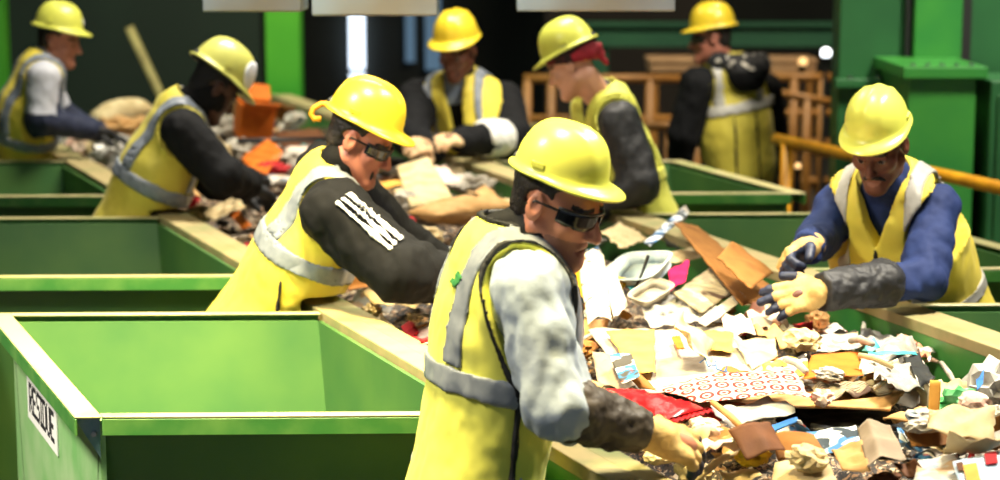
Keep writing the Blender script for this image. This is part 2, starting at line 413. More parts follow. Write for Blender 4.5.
# sloping stair rail in front of it
a, b = aty(768, 91, 12.2), aty(846, 105, 12.2)
t = thing('stair_rail', 'sloping orange stair rail behind the worker seen from behind', 'railing', ((a.x + b.x) / 2, 12.2, 0))
cx = (a.x + b.x) / 2
for dz, nm in ((0, 'top_rail'), (-.32, 'mid_rail')):
    MB().tube([(a.x - cx, 0, a.z + dz), (b.x - cx, 0, b.z + dz)], .026, 10).build(nm, M['orange_rail'], t, True)
for f in (.06, .5, .94):
    MB().tube([((a.x - cx) + (b.x - a.x) * f, 0, 0), ((a.x - cx) + (b.x - a.x) * f, 0, a.z + (b.z - a.z) * f)], .026, 10).build('post', M['orange_rail'], t, True)
# crate, control box with a lit lamp, and a bright lamp beyond the railings
M['crate'] = mat('pale_crate_board', '#8a6a4a', 0.7, '#a58460', 4, 3)
def table_box(px0, py0, px1, py1, y, m, label, cat, name):
    a, b = aty(px0, py0, y), aty(px1, py1, y); w = b.x - a.x; h = a.z - b.z
    t = thing(name, label, cat, ((a.x + b.x) / 2, y, 0))
    MB().box(-w / 2, -.2, b.z, w / 2, .2, a.z - .03).build('body', m, t, bevel=.01)
    MB().box(-w / 2 - .01, -.21, a.z - .03, w / 2 + .01, .21, a.z).build('lid', m, t, bevel=.006)
    for sx in (-w / 2 + .02, w / 2 - .06):
        MB().box(sx, -.18, 0, sx + .04, -.14, b.z).build('leg', M['orange_rail'], t)
        MB().box(sx, .14, 0, sx + .04, .18, b.z).build('leg', M['orange_rail'], t)
    return t
table_box(648, 57, 700, 70, 14.0, M['crate'], 'pale box on a stand behind the orange guardrail', 'box', 'storage_box')
table_box(764, 57, 812, 72, 14.3, M['crate'], 'brown box on a stand below the teal beam', 'box', 'storage_box')
def bulb(px, py, y, r, m, label, name='work_lamp'):
    c = aty(px, py, y); t = thing(name, label, 'lamp', (c.x, y, 0))
    bm = bmesh.new(); bmesh.ops.create_uvsphere(bm, u_segments=16, v_segments=10, radius=r)
    bmesh.ops.transform(bm, matrix=Matrix.Translation((0, 0, c.z)), verts=bm.verts[:])
    me = bpy.data.meshes.new('bulb'); bm.to_mesh(me); bm.free(); me.materials.append(m)
    for p in me.polygons: p.use_smooth = True
    o = link(bpy.data.objects.new('bulb', me)); o.parent = t
    MB().tube([(0, .02, 0), (0, .02, c.z - r * .8)], .015, 8).build('pole', M['black'], t)
    MB().lathe([(r * .5, c.z - r * 1.2), (r * .7, c.z - r * .7)], 12).build('socket', M['black'], t)
M['lamp_white'] = mat('white_work_lamp_glass', '#ffffff', 0.4, emit='#f4faff', estr=4.0)
M['lamp_amber'] = mat('amber_lamp_glass', '#ffd79a', 0.4, emit='#ffcb85', estr=1.2)
bulb(826, 53, 12.8, .032, M['lamp_white'], 'small bright white lamp left of the green machine')
bulb(803, 62, 14.05, .03, M['lamp_amber'], 'dim amber lamp beside the bright white lamp')
bulb(798, 166, 9.7, .016, M['lamp_amber'], 'small pale lamp by the post of the yellow handrail')

# ------------------------------------------------------------------ green machine on the right
Ym = 9.2
mx0 = aty(843, 40, Ym).x; mx1 = aty(915, 40, Ym).x; mx2 = aty(963, 40, Ym).x; mx3 = mx2 + 1.6
t = thing('sorting_machine', 'tall green sheet metal machine housing behind the worker in blue', 'machine', (mx1, Ym, 0))
X = lambda v: v - mx1
zr = aty(910, 70, Ym).z; zr2 = aty(850, 80, Ym).z
MB().box(X(mx0), .10, 0, X(mx1) - .02, .30, 5.2).build('housing_panel', M['mach_dark'], t, bevel=.008)
MB().box(X(mx0) - .02, .04, zr2 - .04, X(mx1) - .02, .12, zr2).build('ledge', M['mach_dark'], t, bevel=.004)
MB().box(X(mx1) - .03, .06, 0, X(mx1), 1.2, 5.2).build('panel_seam', M['black'], t)
MB().box(X(mx1), .02, zr, X(mx2), 1.2, 5.2).build('housing_panel', M['mach'], t, bevel=.008)
MB().box(X(mx2), .10, zr - .2, X(mx2) + .06, 1.2, 5.2).build('panel_seam', M['black'], t)
MB().box(X(mx2) + .06, .14, 0, X(mx3), 1.2, 5.2).build('housing_panel', M['mach_dark'], t, bevel=.008)
# projecting chute with its flange
cw0 = aty(904, 70, 8.6).x - mx1; cw1 = aty(986, 70, 8.6).x - mx1; y8 = 8.6 - Ym
zc = aty(910, 67, 8.6).z; zc2 = zc
b = MB().hexa([(cw0 + .03, y8 + .04, 0), (cw1 - .03, y8 + .04, 0), (cw1 - .03, .5, 0), (cw0 + .03, .5, 0),
               (cw0 + .03, y8 + .04, zc - .04), (cw1 - .03, y8 + .04, zc - .04), (cw1 - .03, .5, zc - .04), (cw0 + .03, .5, zc - .04)])
b.build('chute', M['mach'], t, bevel=.006)
MB().box(cw0, y8, zc - .05, cw1 + .01, .5, zc).build('chute_flange', M['mach'], t, bevel=.004)
for k in range(5):
    xx = cw0 + .05 + k * (cw1 - cw0 - .1) / 4
    MB().lathe([(.011, zc), (.011, zc + .012)], 8, Matrix.Translation((xx, y8 + .06, 0))).build('bolt', M['steel'], t)
for k in range(3):
    xx = X(mx0) + .05 + k * .13
    MB().lathe([(.012, zr2), (.012, zr2 + .012)], 8, Matrix.Translation((xx, .07, 0))).build('bolt', M['steel'], t)
t2 = thing('control_cabinet', 'dark green cabinet at the right edge beyond the machine chute', 'cabinet', (aty(986, 100, 8.6).x + .30, 8.8, 0))
MB().box(-.28, -.2, 0, .5, .3, zc - .06).build('body', M['mach_dark'], t2, bevel=.006)
MB().box(-.25, -.215, .3, .45, -.2, zc - .12).build('door', M['mach_dark'], t2, bevel=.004)
MB().box(.38, -.235, .9, .41, -.215, 1.05).build('handle', M['steel'], t2)

# ------------------------------------------------------------------ trough lamps hanging over the line
def hang_lamp(px0, px1, py, y, label, h=.13):
    a, b = aty(px0, py, y), aty(px1, py, y); w = b.x - a.x; cx = (a.x + b.x) / 2
    t = thing('hanging_lamp', label, 'lamp', (cx, y + .12, a.z), 0, 'hanging lamps over the belt')
    prof = [(.16, 0), (.165, .006), (.165, h * .55), (.10, h), (-.10, h), (-.165, h * .55), (-.165, .006), (-.16, 0)]
    bq = MB(); n = len(prof)
    for sx in (-w / 2, w / 2):
        for (yy, zz) in prof: bq.v.append((sx, yy * .75, zz))
    for k in range(n):
        k2 = (k + 1) % n; bq.f.append((k, k2, n + k2, n + k)); bq.m.append(0)
    bq.f.append(tuple(reversed(range(n)))); bq.f.append(tuple(range(n, 2 * n))); bq.m += [0, 0]
    o = bq.build('lamp_housing', M['lamp_metal'], t, bevel=.004)
    MB().box(-w / 2 + .02, -.07, -.0012, w / 2 - .02, .07, .0).build('lamp_tube', M['lamp_glow'], t)
    for sx in (-w * .32, w * .32):
        MB().tube([(sx, 0, h), (sx, 0, 6.2 - a.z)], .006, 8).build('hanger_rod', M['steel'], t)
hang_lamp(203, 301, 12, 6.3, 'white metal hanging lamp, leftmost of the three over the belt')
hang_lamp(312, 437, 16, 6.0, 'white metal hanging lamp, middle of the three over the belt')
hang_lamp(517, 675, 11.5, 6.0, 'white metal hanging lamp above the worker with the red bandana')
# broom leaning in the back
a, b = aty(129, 27, 13.4), aty(168, 110, 13.4)
t = thing('broom', 'wooden broom handle leaning upright behind the waste pile', 'broom', (b.x, 13.4, 0))
M['wood'] = mat('pale_broom_wood', '#a79a5e', 0.6, '#8a7c48', 12, 3)
dirv = (a - b); k = b.z / -dirv.z
foot = b + dirv * (-(b.z - .12) / dirv.z)
MB().tube([a - Vector((b.x, 13.4, 0)), foot - Vector((b.x, 13.4, 0))], .03, 10).build('handle', M['wood'], t, True)
fx = foot.x - b.x
MB().box(fx - .16, -.04, 0, fx + .16, .04, .14).build('broom_head', M['crate'], t, bevel=.01)
# ------------------------------------------------------------------ implicit modelling: fields on a grid turned into one closed mesh
def V3(p): return np.array((p[0], p[1], p[2]), dtype=np.float32)
def unit(v): v = np.asarray(v, dtype=np.float32); return v / (np.linalg.norm(v) + 1e-9)
def axis(lo, hi, step, flo=None, fhi=None, fstep=None):
    if flo is None: return np.arange(lo, hi + step, step, dtype=np.float32)
    flo, fhi = max(flo, lo), min(fhi, hi)
    a = np.linspace(lo, flo, max(2, int((flo - lo) / step) + 2))[:-1] if flo > lo else np.array([])
    b = np.linspace(flo, fhi, max(2, int((fhi - flo) / fstep) + 1))
    c = np.linspace(fhi, hi, max(2, int((hi - fhi) / step) + 2))[1:] if hi > fhi else np.array([])
    return np.concatenate([a, b, c]).astype(np.float32)
class Field:
    def __init__(s, xs, ys, zs):
        s.ax = (xs, ys, zs); s.F = np.full((len(xs), len(ys), len(zs)), 1.0, dtype=np.float32)
    def block(s, lo, hi):
        sl = []
        for a, l, h in zip(s.ax, lo, hi):
            i0, i1 = np.searchsorted(a, l), np.searchsorted(a, h)
            sl.append(slice(max(0, i0 - 1), min(len(a), i1 + 1)))
        X = s.ax[0][sl[0]][:, None, None]; Y = s.ax[1][sl[1]][None, :, None]; Z = s.ax[2][sl[2]][None, None, :]
        return tuple(sl), X, Y, Z
    def _mix(s, sl, d, k, op):
        a = s.F[sl]
        if a.size == 0: return
        if op == 'u':
            if k > 0:
                h = np.clip(0.5 + 0.5 * (a - d) / k, 0, 1); s.F[sl] = a * (1 - h) + d * h - k * h * (1 - h)
            else: s.F[sl] = np.minimum(a, d)
        elif op == 's':
            if k > 0:
                h = np.clip(0.5 - 0.5 * (a + d) / k, 0, 1); s.F[sl] = a * (1 - h) - d * h + k * h * (1 - h)
            else: s.F[sl] = np.maximum(a, -d)
    def cone(s, a, b, ra, rb, k=0.02, op='u', pad=0.07, flat=None):
        a, b = V3(a), V3(b); m = max(ra, rb) + pad
        lo, hi = np.minimum(a, b) - m, np.maximum(a, b) + m
        sl, X, Y, Z = s.block(lo, hi); d = b - a; L2 = float(d @ d) + 1e-12
        t = np.clip(((X - a[0]) * d[0] + (Y - a[1]) * d[1] + (Z - a[2]) * d[2]) / L2, 0, 1)
        px, py, pz = X - a[0] - t * d[0], Y - a[1] - t * d[1], Z - a[2] - t * d[2]
        dist = np.sqrt(px * px + py * py + pz * pz) - (ra + (rb - ra) * t)
        s._mix(sl, dist.astype(np.float32), k, op); return s
    def ell(s, c, r, R=None, k=0.03, op='u', pad=0.07):
        """ellipsoid: centre, radii, and the rows of R as its own axes"""
        c = V3(c); R = np.eye(3, dtype=np.float32) if R is None else np.asarray(R, dtype=np.float32)
        m = max(r) + pad; sl, X, Y, Z = s.block(c - m, c + m)
        x, y, z = X - c[0], Y - c[1], Z - c[2]
        q = [(R[i, 0] * x + R[i, 1] * y + R[i, 2] * z) / r[i] for i in range(3)]
        k0 = np.sqrt(q[0] ** 2 + q[1] ** 2 + q[2] ** 2) + 1e-6
        k1 = np.sqrt((q[0] / r[0]) ** 2 + (q[1] / r[1]) ** 2 + (q[2] / r[2]) ** 2) + 1e-6
        s._mix(sl, (k0 * (k0 - 1) / k1).astype(np.float32), k, op); return s
    def carve(s, fn):
        """keep only where fn(X, Y, Z) < 0"""
        X = s.ax[0][:, None, None]; Y = s.ax[1][None, :, None]; Z = s.ax[2][None, None, :]
        s.F = np.maximum(s.F, fn(X, Y, Z).astype(np.float32)); return s
    def copy(s):
        f = Field(*s.ax); f.F = s.F.copy(); return f
    def mesh(s):
        F = s.F; xs, ys, zs = s.ax; ins = F < 0
        nx, ny, nz = F.shape
        cnt = np.zeros((nx - 1, ny - 1, nz - 1), dtype=np.int8)
        for i in (0, 1):
            for j in (0, 1):
                for k in (0, 1): cnt += ins[i:nx - 1 + i, j:ny - 1 + j, k:nz - 1 + k]
        act = (cnt > 0) & (cnt < 8); I, J, K = np.nonzero(act); n = len(I)
        if n == 0: return np.zeros((0, 3), np.float32), np.zeros((0, 4), np.int32)
        idx = np.full(act.shape, -1, dtype=np.int32); idx[I, J, K] = np.arange(n)
        acc = np.zeros((n, 3), np.float32); w = np.zeros((n, 1), np.float32)
        cor = [(0, 0, 0), (1, 0, 0), (0, 1, 0), (1, 1, 0), (0, 0, 1), (1, 0, 1), (0, 1, 1), (1, 1, 1)]
        val = [F[I + a, J + b, K + c] for a, b, c in cor]
        pos = [np.stack([xs[I + a], ys[J + b], zs[K + c]], 1) for a, b, c in cor]
        for p, q in ((0, 1), (2, 3), (4, 5), (6, 7), (0, 2), (1, 3), (4, 6), (5, 7), (0, 4), (1, 5), (2, 6), (3, 7)):
            va, vb = val[p], val[q]; m = (va < 0) != (vb < 0)
            t = np.where(m, va / np.where(m, va - vb, 1), 0)[:, None]
            acc += np.where(m[:, None], pos[p] + (pos[q] - pos[p]) * t, 0); w += m[:, None]
        v = acc / np.maximum(w, 1); faces = []
        for ax in range(3):
            a0 = [slice(None)] * 3; a1 = [slice(None)] * 3; a0[ax] = slice(0, -1); a1[ax] = slice(1, None)
            A, B = ins[tuple(a0)], ins[tuple(a1)]
            o1, o2 = [(1, 2), (2, 0), (0, 1)][ax]
            E = (A != B); sh = E.shape
            sel = np.nonzero(E); ok = np.ones(len(sel[0]), bool)
            for o in (o1, o2): ok &= (sel[o] > 0) & (sel[o] < F.shape[o] - 1)
            sel = [q[ok] for q in sel]; flip = A[tuple(sel)]
            def cell(d1, d2):
                c = list(sel); c[o1] = c[o1] - d1; c[o2] = c[o2] - d2; return idx[tuple(c)]
            q = np.stack([cell(1, 1), cell(0, 1), cell(0, 0), cell(1, 0)], 1)
            q[~flip] = q[~flip][:, ::-1]; faces.append(q)
        f = np.concatenate(faces); f = f[(f >= 0).all(1)]
        return v.astype(np.float32), f.astype(np.int32)
def vnoise(p, seed=0):
    i = np.floor(p).astype(np.int64); f = p - i; u = f * f * (3 - 2 * f)
    def h(d):
        q = i + d; n = (q[:, 0] * 374761393 + q[:, 1] * 668265263 + q[:, 2] * 2147483647 + seed * 1274126177) & 0xffffffff
        n = ((n ^ (n >> 13)) * 1274126177) & 0xffffffff; return ((n ^ (n >> 16)) & 0xffff) / 32767.5 - 1
    r = 0
    for a in (0, 1):
        for b in (0, 1):
            for c in (0, 1):
                w = (u[:, 0] if a else 1 - u[:, 0]) * (u[:, 1] if b else 1 - u[:, 1]) * (u[:, 2] if c else 1 - u[:, 2])
                r = r + w * h(np.array((a, b, c)))
    return r
def fnoise(p, seed=0, octv=2):
    return sum(vnoise(p * 2.03 ** o + 17.3 * o, seed + o) * 0.55 ** o for o in range(octv))
def vnormals(v, f):
    a = v[f[:, 2]] - v[f[:, 0]]; b = v[f[:, 3]] - v[f[:, 1]]; n = np.cross(a, b)
    N = np.zeros_like(v)
    for k in range(4): np.add.at(N, f[:, k], n)
    return N / (np.linalg.norm(N, axis=1, keepdims=True) + 1e-9)
def relax(v, f, it=1, w=0.5):
    for _ in range(it):
        acc = np.zeros_like(v); c = np.zeros((len(v), 1), np.float32)
        for k in range(4):
            np.add.at(acc, f[:, k], v[f[:, (k + 1) % 4]] + v[f[:, (k - 1) % 4]]); np.add.at(c, f[:, k], 2)
        v = v * (1 - w) + w * acc / np.maximum(c, 1)
    return v.astype(np.float32)
def field_obj(fl, name, mats, parent, org, mi=None, noise=None, rel=1, smooth=True, unit_scale=None):
    v, f = fl.mesh()
    if rel: v = relax(v, f, rel)
    if noise:
        for amp, sc, seed in noise:
            N = vnormals(v, f); s3 = np.asarray(sc if hasattr(sc, '__len__') else (sc,) * 3, dtype=np.float32)
            v = v + N * (amp * fnoise(v * s3, seed))[:, None].astype(np.float32)
    m = None
    if mi is not None:
        c = v[f].mean(1); m = mi(c)
    return mesh_obj(name, (v - V3(org)).astype(np.float32), f, mats, parent, smooth, m)

# ------------------------------------------------------------------ people
def frame(up, fwd):
    """rows: right, forward, up"""
    u = unit(up); f = np.asarray(fwd, dtype=np.float32); f = unit(f - u * float(f @ u)); r = np.cross(f, u)
    return np.stack([unit(r), f, u]).astype(np.float32)
def head_frame(fwd, roll=0.0):
    f = unit(fwd); r = unit(np.cross(f, np.array((0, 0, 1), np.float32))); u = np.cross(r, f)
    r2 = r * math.cos(roll) + u * math.sin(roll); u2 = np.cross(r2, f)
    return np.stack([r2, f, u2]).astype(np.float32)

M['eye_white_shaded'] = mat('eye_white_shaded', '#6e625a', 0.4); M['iris'] = mat('dark_iris', '#20150f', 0.25)  # eye whites darkened: shade under the hat brim is in the colour
M['glass_dark'] = mat('dark_safety_lens', '#15171a', 0.12, spec=0.7)
M['glass_frame'] = mat('black_glasses_frame', '#141416', 0.35)
M['hair_dark'] = mat('short_dark_hair', '#1c1715', 0.6, '#2c2523', 60, 3, bump=0.4, bscale=160)
M['boot'] = mat('black_work_boot', '#1a1815', 0.6)
M['trouser'] = mat('dark_work_trousers', '#22252b', 0.85, '#2b2e35', 9, 3)
M['tape'] = mat('silver_reflective_tape', '#868d98', 0.42, '#757d89', 30, 2, spec=0.6)
M['tape_pale'] = mat('pale_reflective_tape', '#b9b7b0', 0.42, '#aaa8a0', 30, 2)
M['trim_black'] = mat('black_vest_binding', '#17181a', 0.7)
M['headband'] = mat('hat_suspension_band', '#2b2d30', 0.5)
M['lips'] = mat('lips', '#8a5a4c', 0.5)
M['glove_cream'] = mat('cream_leather_glove', '#d9b877', 0.75, '#c39d5c', 22, 4, bump=0.25, bscale=60)
M['glove_navy'] = mat('navy_rubber_palm', '#1f2740', 0.5, '#2a3350', 14, 3)
M['glove_black'] = mat('black_work_glove', '#1e1f22', 0.7, '#2b2d31', 18, 3)
M['cuff_brown'] = mat('dark_brown_gauntlet', '#37302a', 0.6, '#544a40', 12, 4, bump=0.3, bscale=40)
M['cuff_black'] = mat('black_gauntlet', '#1b1c20', 0.6, '#2a2b30', 14, 4, bump=0.2)
M['glove_pale'] = mat('pale_work_glove', '#d8b78c', 0.75, '#bd946b', 22, 4)
M['white_cuff'] = mat('white_cloth_cuff', '#e4e2dc', 0.8)

def build_hat(parent, org, H, hc, colmat, tilt=0.0, s=1.0, patch=None, accent=None):
    """hard hat: domed ridged shell with brim and visor, suspension band inside"""
    T = Matrix(((H[0][0], H[1][0], H[2][0]), (H[0][1], H[1][1], H[2][1]), (H[0][2], H[1][2], H[2][2])))
    R = T.to_4x4(); R.translation = Vector(hc) - Vector(org)
    tl = Matrix.Translation((0, -.010 * s, .060)) @ Matrix.Rotation(tilt, 4, 'X')
    MM = R @ tl
    N = 72; A, B, HH = .100 * s, .117 * s, .124 * s
    def ridge(x, y, w):
        g = math.exp(-(x / (.013 * s)) ** 2) + .8 * math.exp(-((abs(x) - .042 * s) / (.008 * s)) ** 2)
        return 1 + .035 * g * w
    rings = []
    def ring(fn): rings.append([fn(TAU * k / N) for k in range(N)])
    def dome(th, psi, inset=0.0, rg=True):
        r = math.cos(psi) ** 0.78; z = (HH - inset) * math.sin(psi) ** 0.92
        a, b = A - inset, B - inset
        x, y = a * r * math.sin(th), b * r * math.cos(th)
        w = min(1, max(0, (psi - .25) * 2.0)) if rg else 0
        q = ridge(x, y, w); return (x * q, y * q, z * q)
    def ext(th):
        c = max(0, math.cos(th)); return (.010 + .042 * c ** 1.6 + .006 * max(0, -math.cos(th)) ** 2) * s
    def brim(th, f, dz):
        e = ext(th) * f; c = max(0, math.cos(th))
        return ((A + e) * math.sin(th), (B + e) * math.cos(th), dz * s - (.004 + .012 * c) * f * s)
    ring(lambda t: dome(t, 0.0, .006, False))
    ring(lambda t: brim(t, .3, -.004)); ring(lambda t: brim(t, .95, -.004)); ring(lambda t: brim(t, 1.0, -.001)); ring(lambda t: brim(t, .97, .003))
    ring(lambda t: brim(t, .5, .004)); ring(lambda t: brim(t, .1, .006)); ring(lambda t: dome(t, .10))
    for p in (.2, .32, .45, .6, .75, .9, 1.05, 1.2, 1.33, 1.44, 1.52): ring(lambda t, p=p: dome(t, p))
    verts = [p for r in rings for p in r]; faces = []
    for i in range(len(rings) - 1):
        for k in range(N): faces.append((i * N + k, i * N + (k + 1) % N, (i + 1) * N + (k + 1) % N, (i + 1) * N + k))
    top = len(verts); verts.append((0, 0, HH * 1.035)); L = (len(rings) - 1) * N
    for k in range(N): faces.append((L + k, L + (k + 1) % N, top))
    # inner dome
    inn = []
    for p in (.2, .5, .8, 1.1, 1.4):
        inn.append(len(verts)); verts += [dome(TAU * k / N, p, .006, False) for k in range(N)]
    prev = 0
    for b in inn:
        for k in range(N): faces.append((b + k, b + (k + 1) % N, prev + (k + 1) % N, prev + k))
        prev = b
    c = len(verts); verts.append((0, 0, HH - .008))
    for k in range(N): faces.append((prev + (k + 1) % N, prev + k, c))
    vs = [MM @ Vector(p) for p in verts]
    fs = [tuple(reversed(f)) for f in faces]
    hat = mesh_obj('hard_hat', vs, fs, colmat, parent, True)
    bm = bmesh.new(); bm.from_mesh(hat.data); bmesh.ops.recalc_face_normals(bm, faces=bm.faces[:]); bm.to_mesh(hat.data); bm.free()
    bd = MB(); n = 40
    for dz, ins in ((-.012, .010), (.022, .010), (.022, .014), (-.012, .014)):
        bd.v += [tuple(MM @ Vector(((A - ins) * math.sin(TAU * k / n), (B - ins) * math.cos(TAU * k / n), dz * s))) for k in range(n)]
    for i in range(4):
        for k in range(n):
            a0, a1 = i * n + k, i * n + (k + 1) % n; j = ((i + 1) % 4) * n - i * n
            bd.f.append((a0, a1, a1 + j, a0 + j)); bd.m.append(0)
    bd.build('suspension_band', M['headband'], hat, True)
    kb = Matrix.Translation((0, -B + .002, .0)) @ Matrix.Rotation(math.pi / 2, 4, 'X')
    MB().lathe([(.02 * s, -.006), (.02 * s, .006), (.012 * s, .012)], 14, MM @ kb).build('ratchet_knob', M['headband'], hat)
    # small slots on both sides above the brim
    for sx in (-1, 1):
        p = dome(sx * 1.75, .16); 
        MB().box(-.004, -.014, -.004, .004, .014, .006, 0, MM @ Matrix.Translation(p)).build('accessory_slot', colmat, hat)
    if patch:
        th, ps, w, h, pm = patch; g = MB(); nu = 8
        for off in (.0015, .004):
            for j in range(nu + 1):
                for i in range(nu + 1):
                    a, b = (i / nu * 2 - 1), (j / nu * 2 - 1)
                    q = math.sqrt(max(1e-6, 1 - .5 * b * b)), math.sqrt(max(1e-6, 1 - .5 * a * a))
                    p = Vector(dome(th + a * q[0] * w, ps + b * q[1] * h, 0, True)); nrm = Vector((p.x / A ** 2, p.y / B ** 2, p.z / HH ** 2)).normalized()
                    g.v.append(tuple(MM @ (p + nrm * off)))
        K = (nu + 1) ** 2
        for j in range(nu):
            for i in range(nu):
                a0 = j * (nu + 1) + i; q = (a0, a0 + 1, a0 + nu + 2, a0 + nu + 1)
                g.f.append(tuple(x + K for x in q)); g.f.append(tuple(reversed(q))); g.m += [0, 0]
        per = [i for i in range(nu + 1)] + [(j) * (nu + 1) + nu for j in range(1, nu + 1)] + [nu * (nu + 1) + i for i in range(nu - 1, -1, -1)] + [j * (nu + 1) for j in range(nu - 1, 0, -1)]
        for i in range(len(per)):
            a0, a1 = per[i], per[(i + 1) % len(per)]; g.f.append((a0, a1, a1 + K, a0 + K)); g.m.append(0)
        g.build('sticker', pm, hat, True)
    return hat, MM

def build_glasses(parent, org, H, hc, s=1.0):
    T = Matrix(((H[0][0], H[1][0], H[2][0]), (H[0][1], H[1][1], H[2][1]), (H[0][2], H[1][2], H[2][2]))).to_4x4()
    T.translation = Vector(hc) - Vector(org)
    g = thing_part('safety_glasses', parent)
    def P(phi, z, off=0): return T @ Vector(((.076 + off) * math.sin(phi) * s, (.016 + (.090 + off) * math.cos(phi)) * s, z * s))
    for sg in (-1, 1):
        b = MB(); n = 12
        for off in (0, .003):
            for j in range(5):
                for i in range(n + 1):
                    u = i / n; ph = sg * (0.13 + u * 1.15); w = j / 4
                    hi = .020 - .004 * u; lo = -.024 + .010 * u ** 2 + (.012 * (1 - u) ** 4)
                    b.v.append(tuple(P(ph, lo + (hi - lo) * w, off)))
        K = 5 * (n + 1)
        for j in range(4):
            for i in range(n):
                a0 = j * (n + 1) + i; q = (a0, a0 + 1, a0 + n + 2, a0 + n + 1)
                b.f += [tuple(x + K for x in q), tuple(reversed(q))]; b.m += [0, 0]
        per = list(range(n + 1)) + [j * (n + 1) + n for j in range(1, 5)] + [4 * (n + 1) + i for i in range(n - 1, -1, -1)] + [j * (n + 1) for j in (3, 2, 1)]
        for i in range(len(per)): a0, a1 = per[i], per[(i + 1) % len(per)]; b.f.append((a0, a1, a1 + K, a0 + K)); b.m.append(0)
        b.build('lens', M['glass_dark'], g, True)
        MB().tube([P(sg * 1.26, .010, .002), T @ Vector((sg * .080 * s, .02 * s, .010 * s)), T @ Vector((sg * .083 * s, -.008 * s, .010 * s)), T @ Vector((sg * .082 * s, -.03 * s, -.006 * s))], .0032 * s, 8).build('temple', M['glass_frame'], g, True)
    MB().tube([P(a, .020 - .004 * abs(a) / 1.28, .002) for a in np.linspace(-1.28, 1.28, 17)], .0032 * s, 8).build('brow_bar', M['glass_frame'], g, True)
    return g
def thing_part(name, parent):
    o = link(bpy.data.objects.new(name, None)); o.parent = parent; o.empty_display_size = .05; return o

def build_glove(parent, org, wrist, hdir, back, thumb, curls, mats, vox, name='work_glove', s=1.0, tips=True, spread=1.0, palm_dark=True, cuff_len=.02):
    """hand in a glove: palm, four unequal bent fingers and a thumb; thumb = +1 or -1 side along the hand's own x"""
    y = unit(V3(hdir)); z = V3(back); z = unit(z - y * float(z @ y)); x = np.cross(y, z); w = V3(wrist)
    def L(p): return w + (x * p[0] + y * p[1] + z * p[2]) * s
    segs = []; spec = [(.030, .072, .0108, .10), (.010, .080, .0112, .03), (-.011, .074, .0108, -.04), (-.030, .058, .0098, -.13)]
    for i, (bx, ln, r, sp) in enumerate(spec):
        p = np.array((thumb * bx, .088 - .004 * abs(i - 1), 0)); a = curls[i]; ang = 0.0; sd = thumb * sp * spread
        for q, fr in enumerate((.45, .30, .25)):
            ang += a * (0.75, 1.0, .75)[q]
            d = np.array((math.sin(sd) * math.cos(ang), math.cos(sd) * math.cos(ang), -math.sin(ang)))
            n = p + d * ln * fr; segs.append((p, n, r * (1 - .08 * q), r * (1 - .08 * (q + 1)), i, q)); p = n
    ca = curls[4]
    p = np.array((thumb * .026, .022, -.006)); d1 = np.array((thumb * .72, .62, -.3 - .3 * ca)); d1 /= np.linalg.norm(d1)
    n = p + d1 * .042; segs.append((p, n, .0150, .0125, 4, 0)); d2 = np.array((thumb * (.45 - .6 * ca), .85, -.25 - .5 * ca)); d2 /= np.linalg.norm(d2)
    n2 = n + d2 * .036; segs.append((n, n2, .0122, .0098, 4, 1))
    pts = [L(q) for sg in segs for q in sg[:2]] + [w - y * cuff_len * s]
    lo = np.min(pts, 0) - .035 * s; hi = np.max(pts, 0) + .035 * s
    F = Field(*[axis(l, h, vox) for l, h in zip(lo, hi)])
    R = np.stack([x, y, z]); pd = .03
    F.ell(L((0, .052, -.002)), (.046 * s, .050 * s, .020 * s), R, 0, pad=pd)
    F.cone(w - y * cuff_len * s, L((0, .03, 0)), .034 * s, .030 * s, .02 * s, pad=pd)
    F.ell(L((thumb * .024, .035, -.010)), (.022 * s, .032 * s, .018 * s), R, .012 * s, pad=pd)
    for bx in (.029, .010, -.010, -.029): F.cone(L((bx * .6, .03, 0)), L((bx, .088, 0)), .016 * s, .0135 * s, .008 * s, pad=pd)
    for a, b, ra, rb, i, q in segs: F.cone(L(a), L(b), (ra + .002) * s, (rb + .002) * s, .004 * s, pad=pd)
    def zone(c):
        q = c - w; X, Y, Z = q @ x / s, q @ y / s, q @ z / s; m = np.zeros(len(c), np.int32)
        if len(mats) > 1:
            if tips:
                for a, b, ra, rb, i, qq in segs:
                    if qq >= 1:
                        t0 = .35 if qq == 1 and i < 4 else 0.0
                        A, Bq = L(a), L(b); d = Bq - A; t = ((c - A) @ d) / float(d @ d)
                        dd = np.linalg.norm(c - (A + np.clip(t, 0, 1)[:, None] * d), axis=1)
                        m[(dd < (ra + .006) * s) & (t > t0)] = 1
            if palm_dark: m[(Z < -.009) & (Y > .01)] = 1
        return m
    return field_obj(F, name, mats, parent, org, zone, noise=[(.0016 * s, 45, 3)], rel=1)

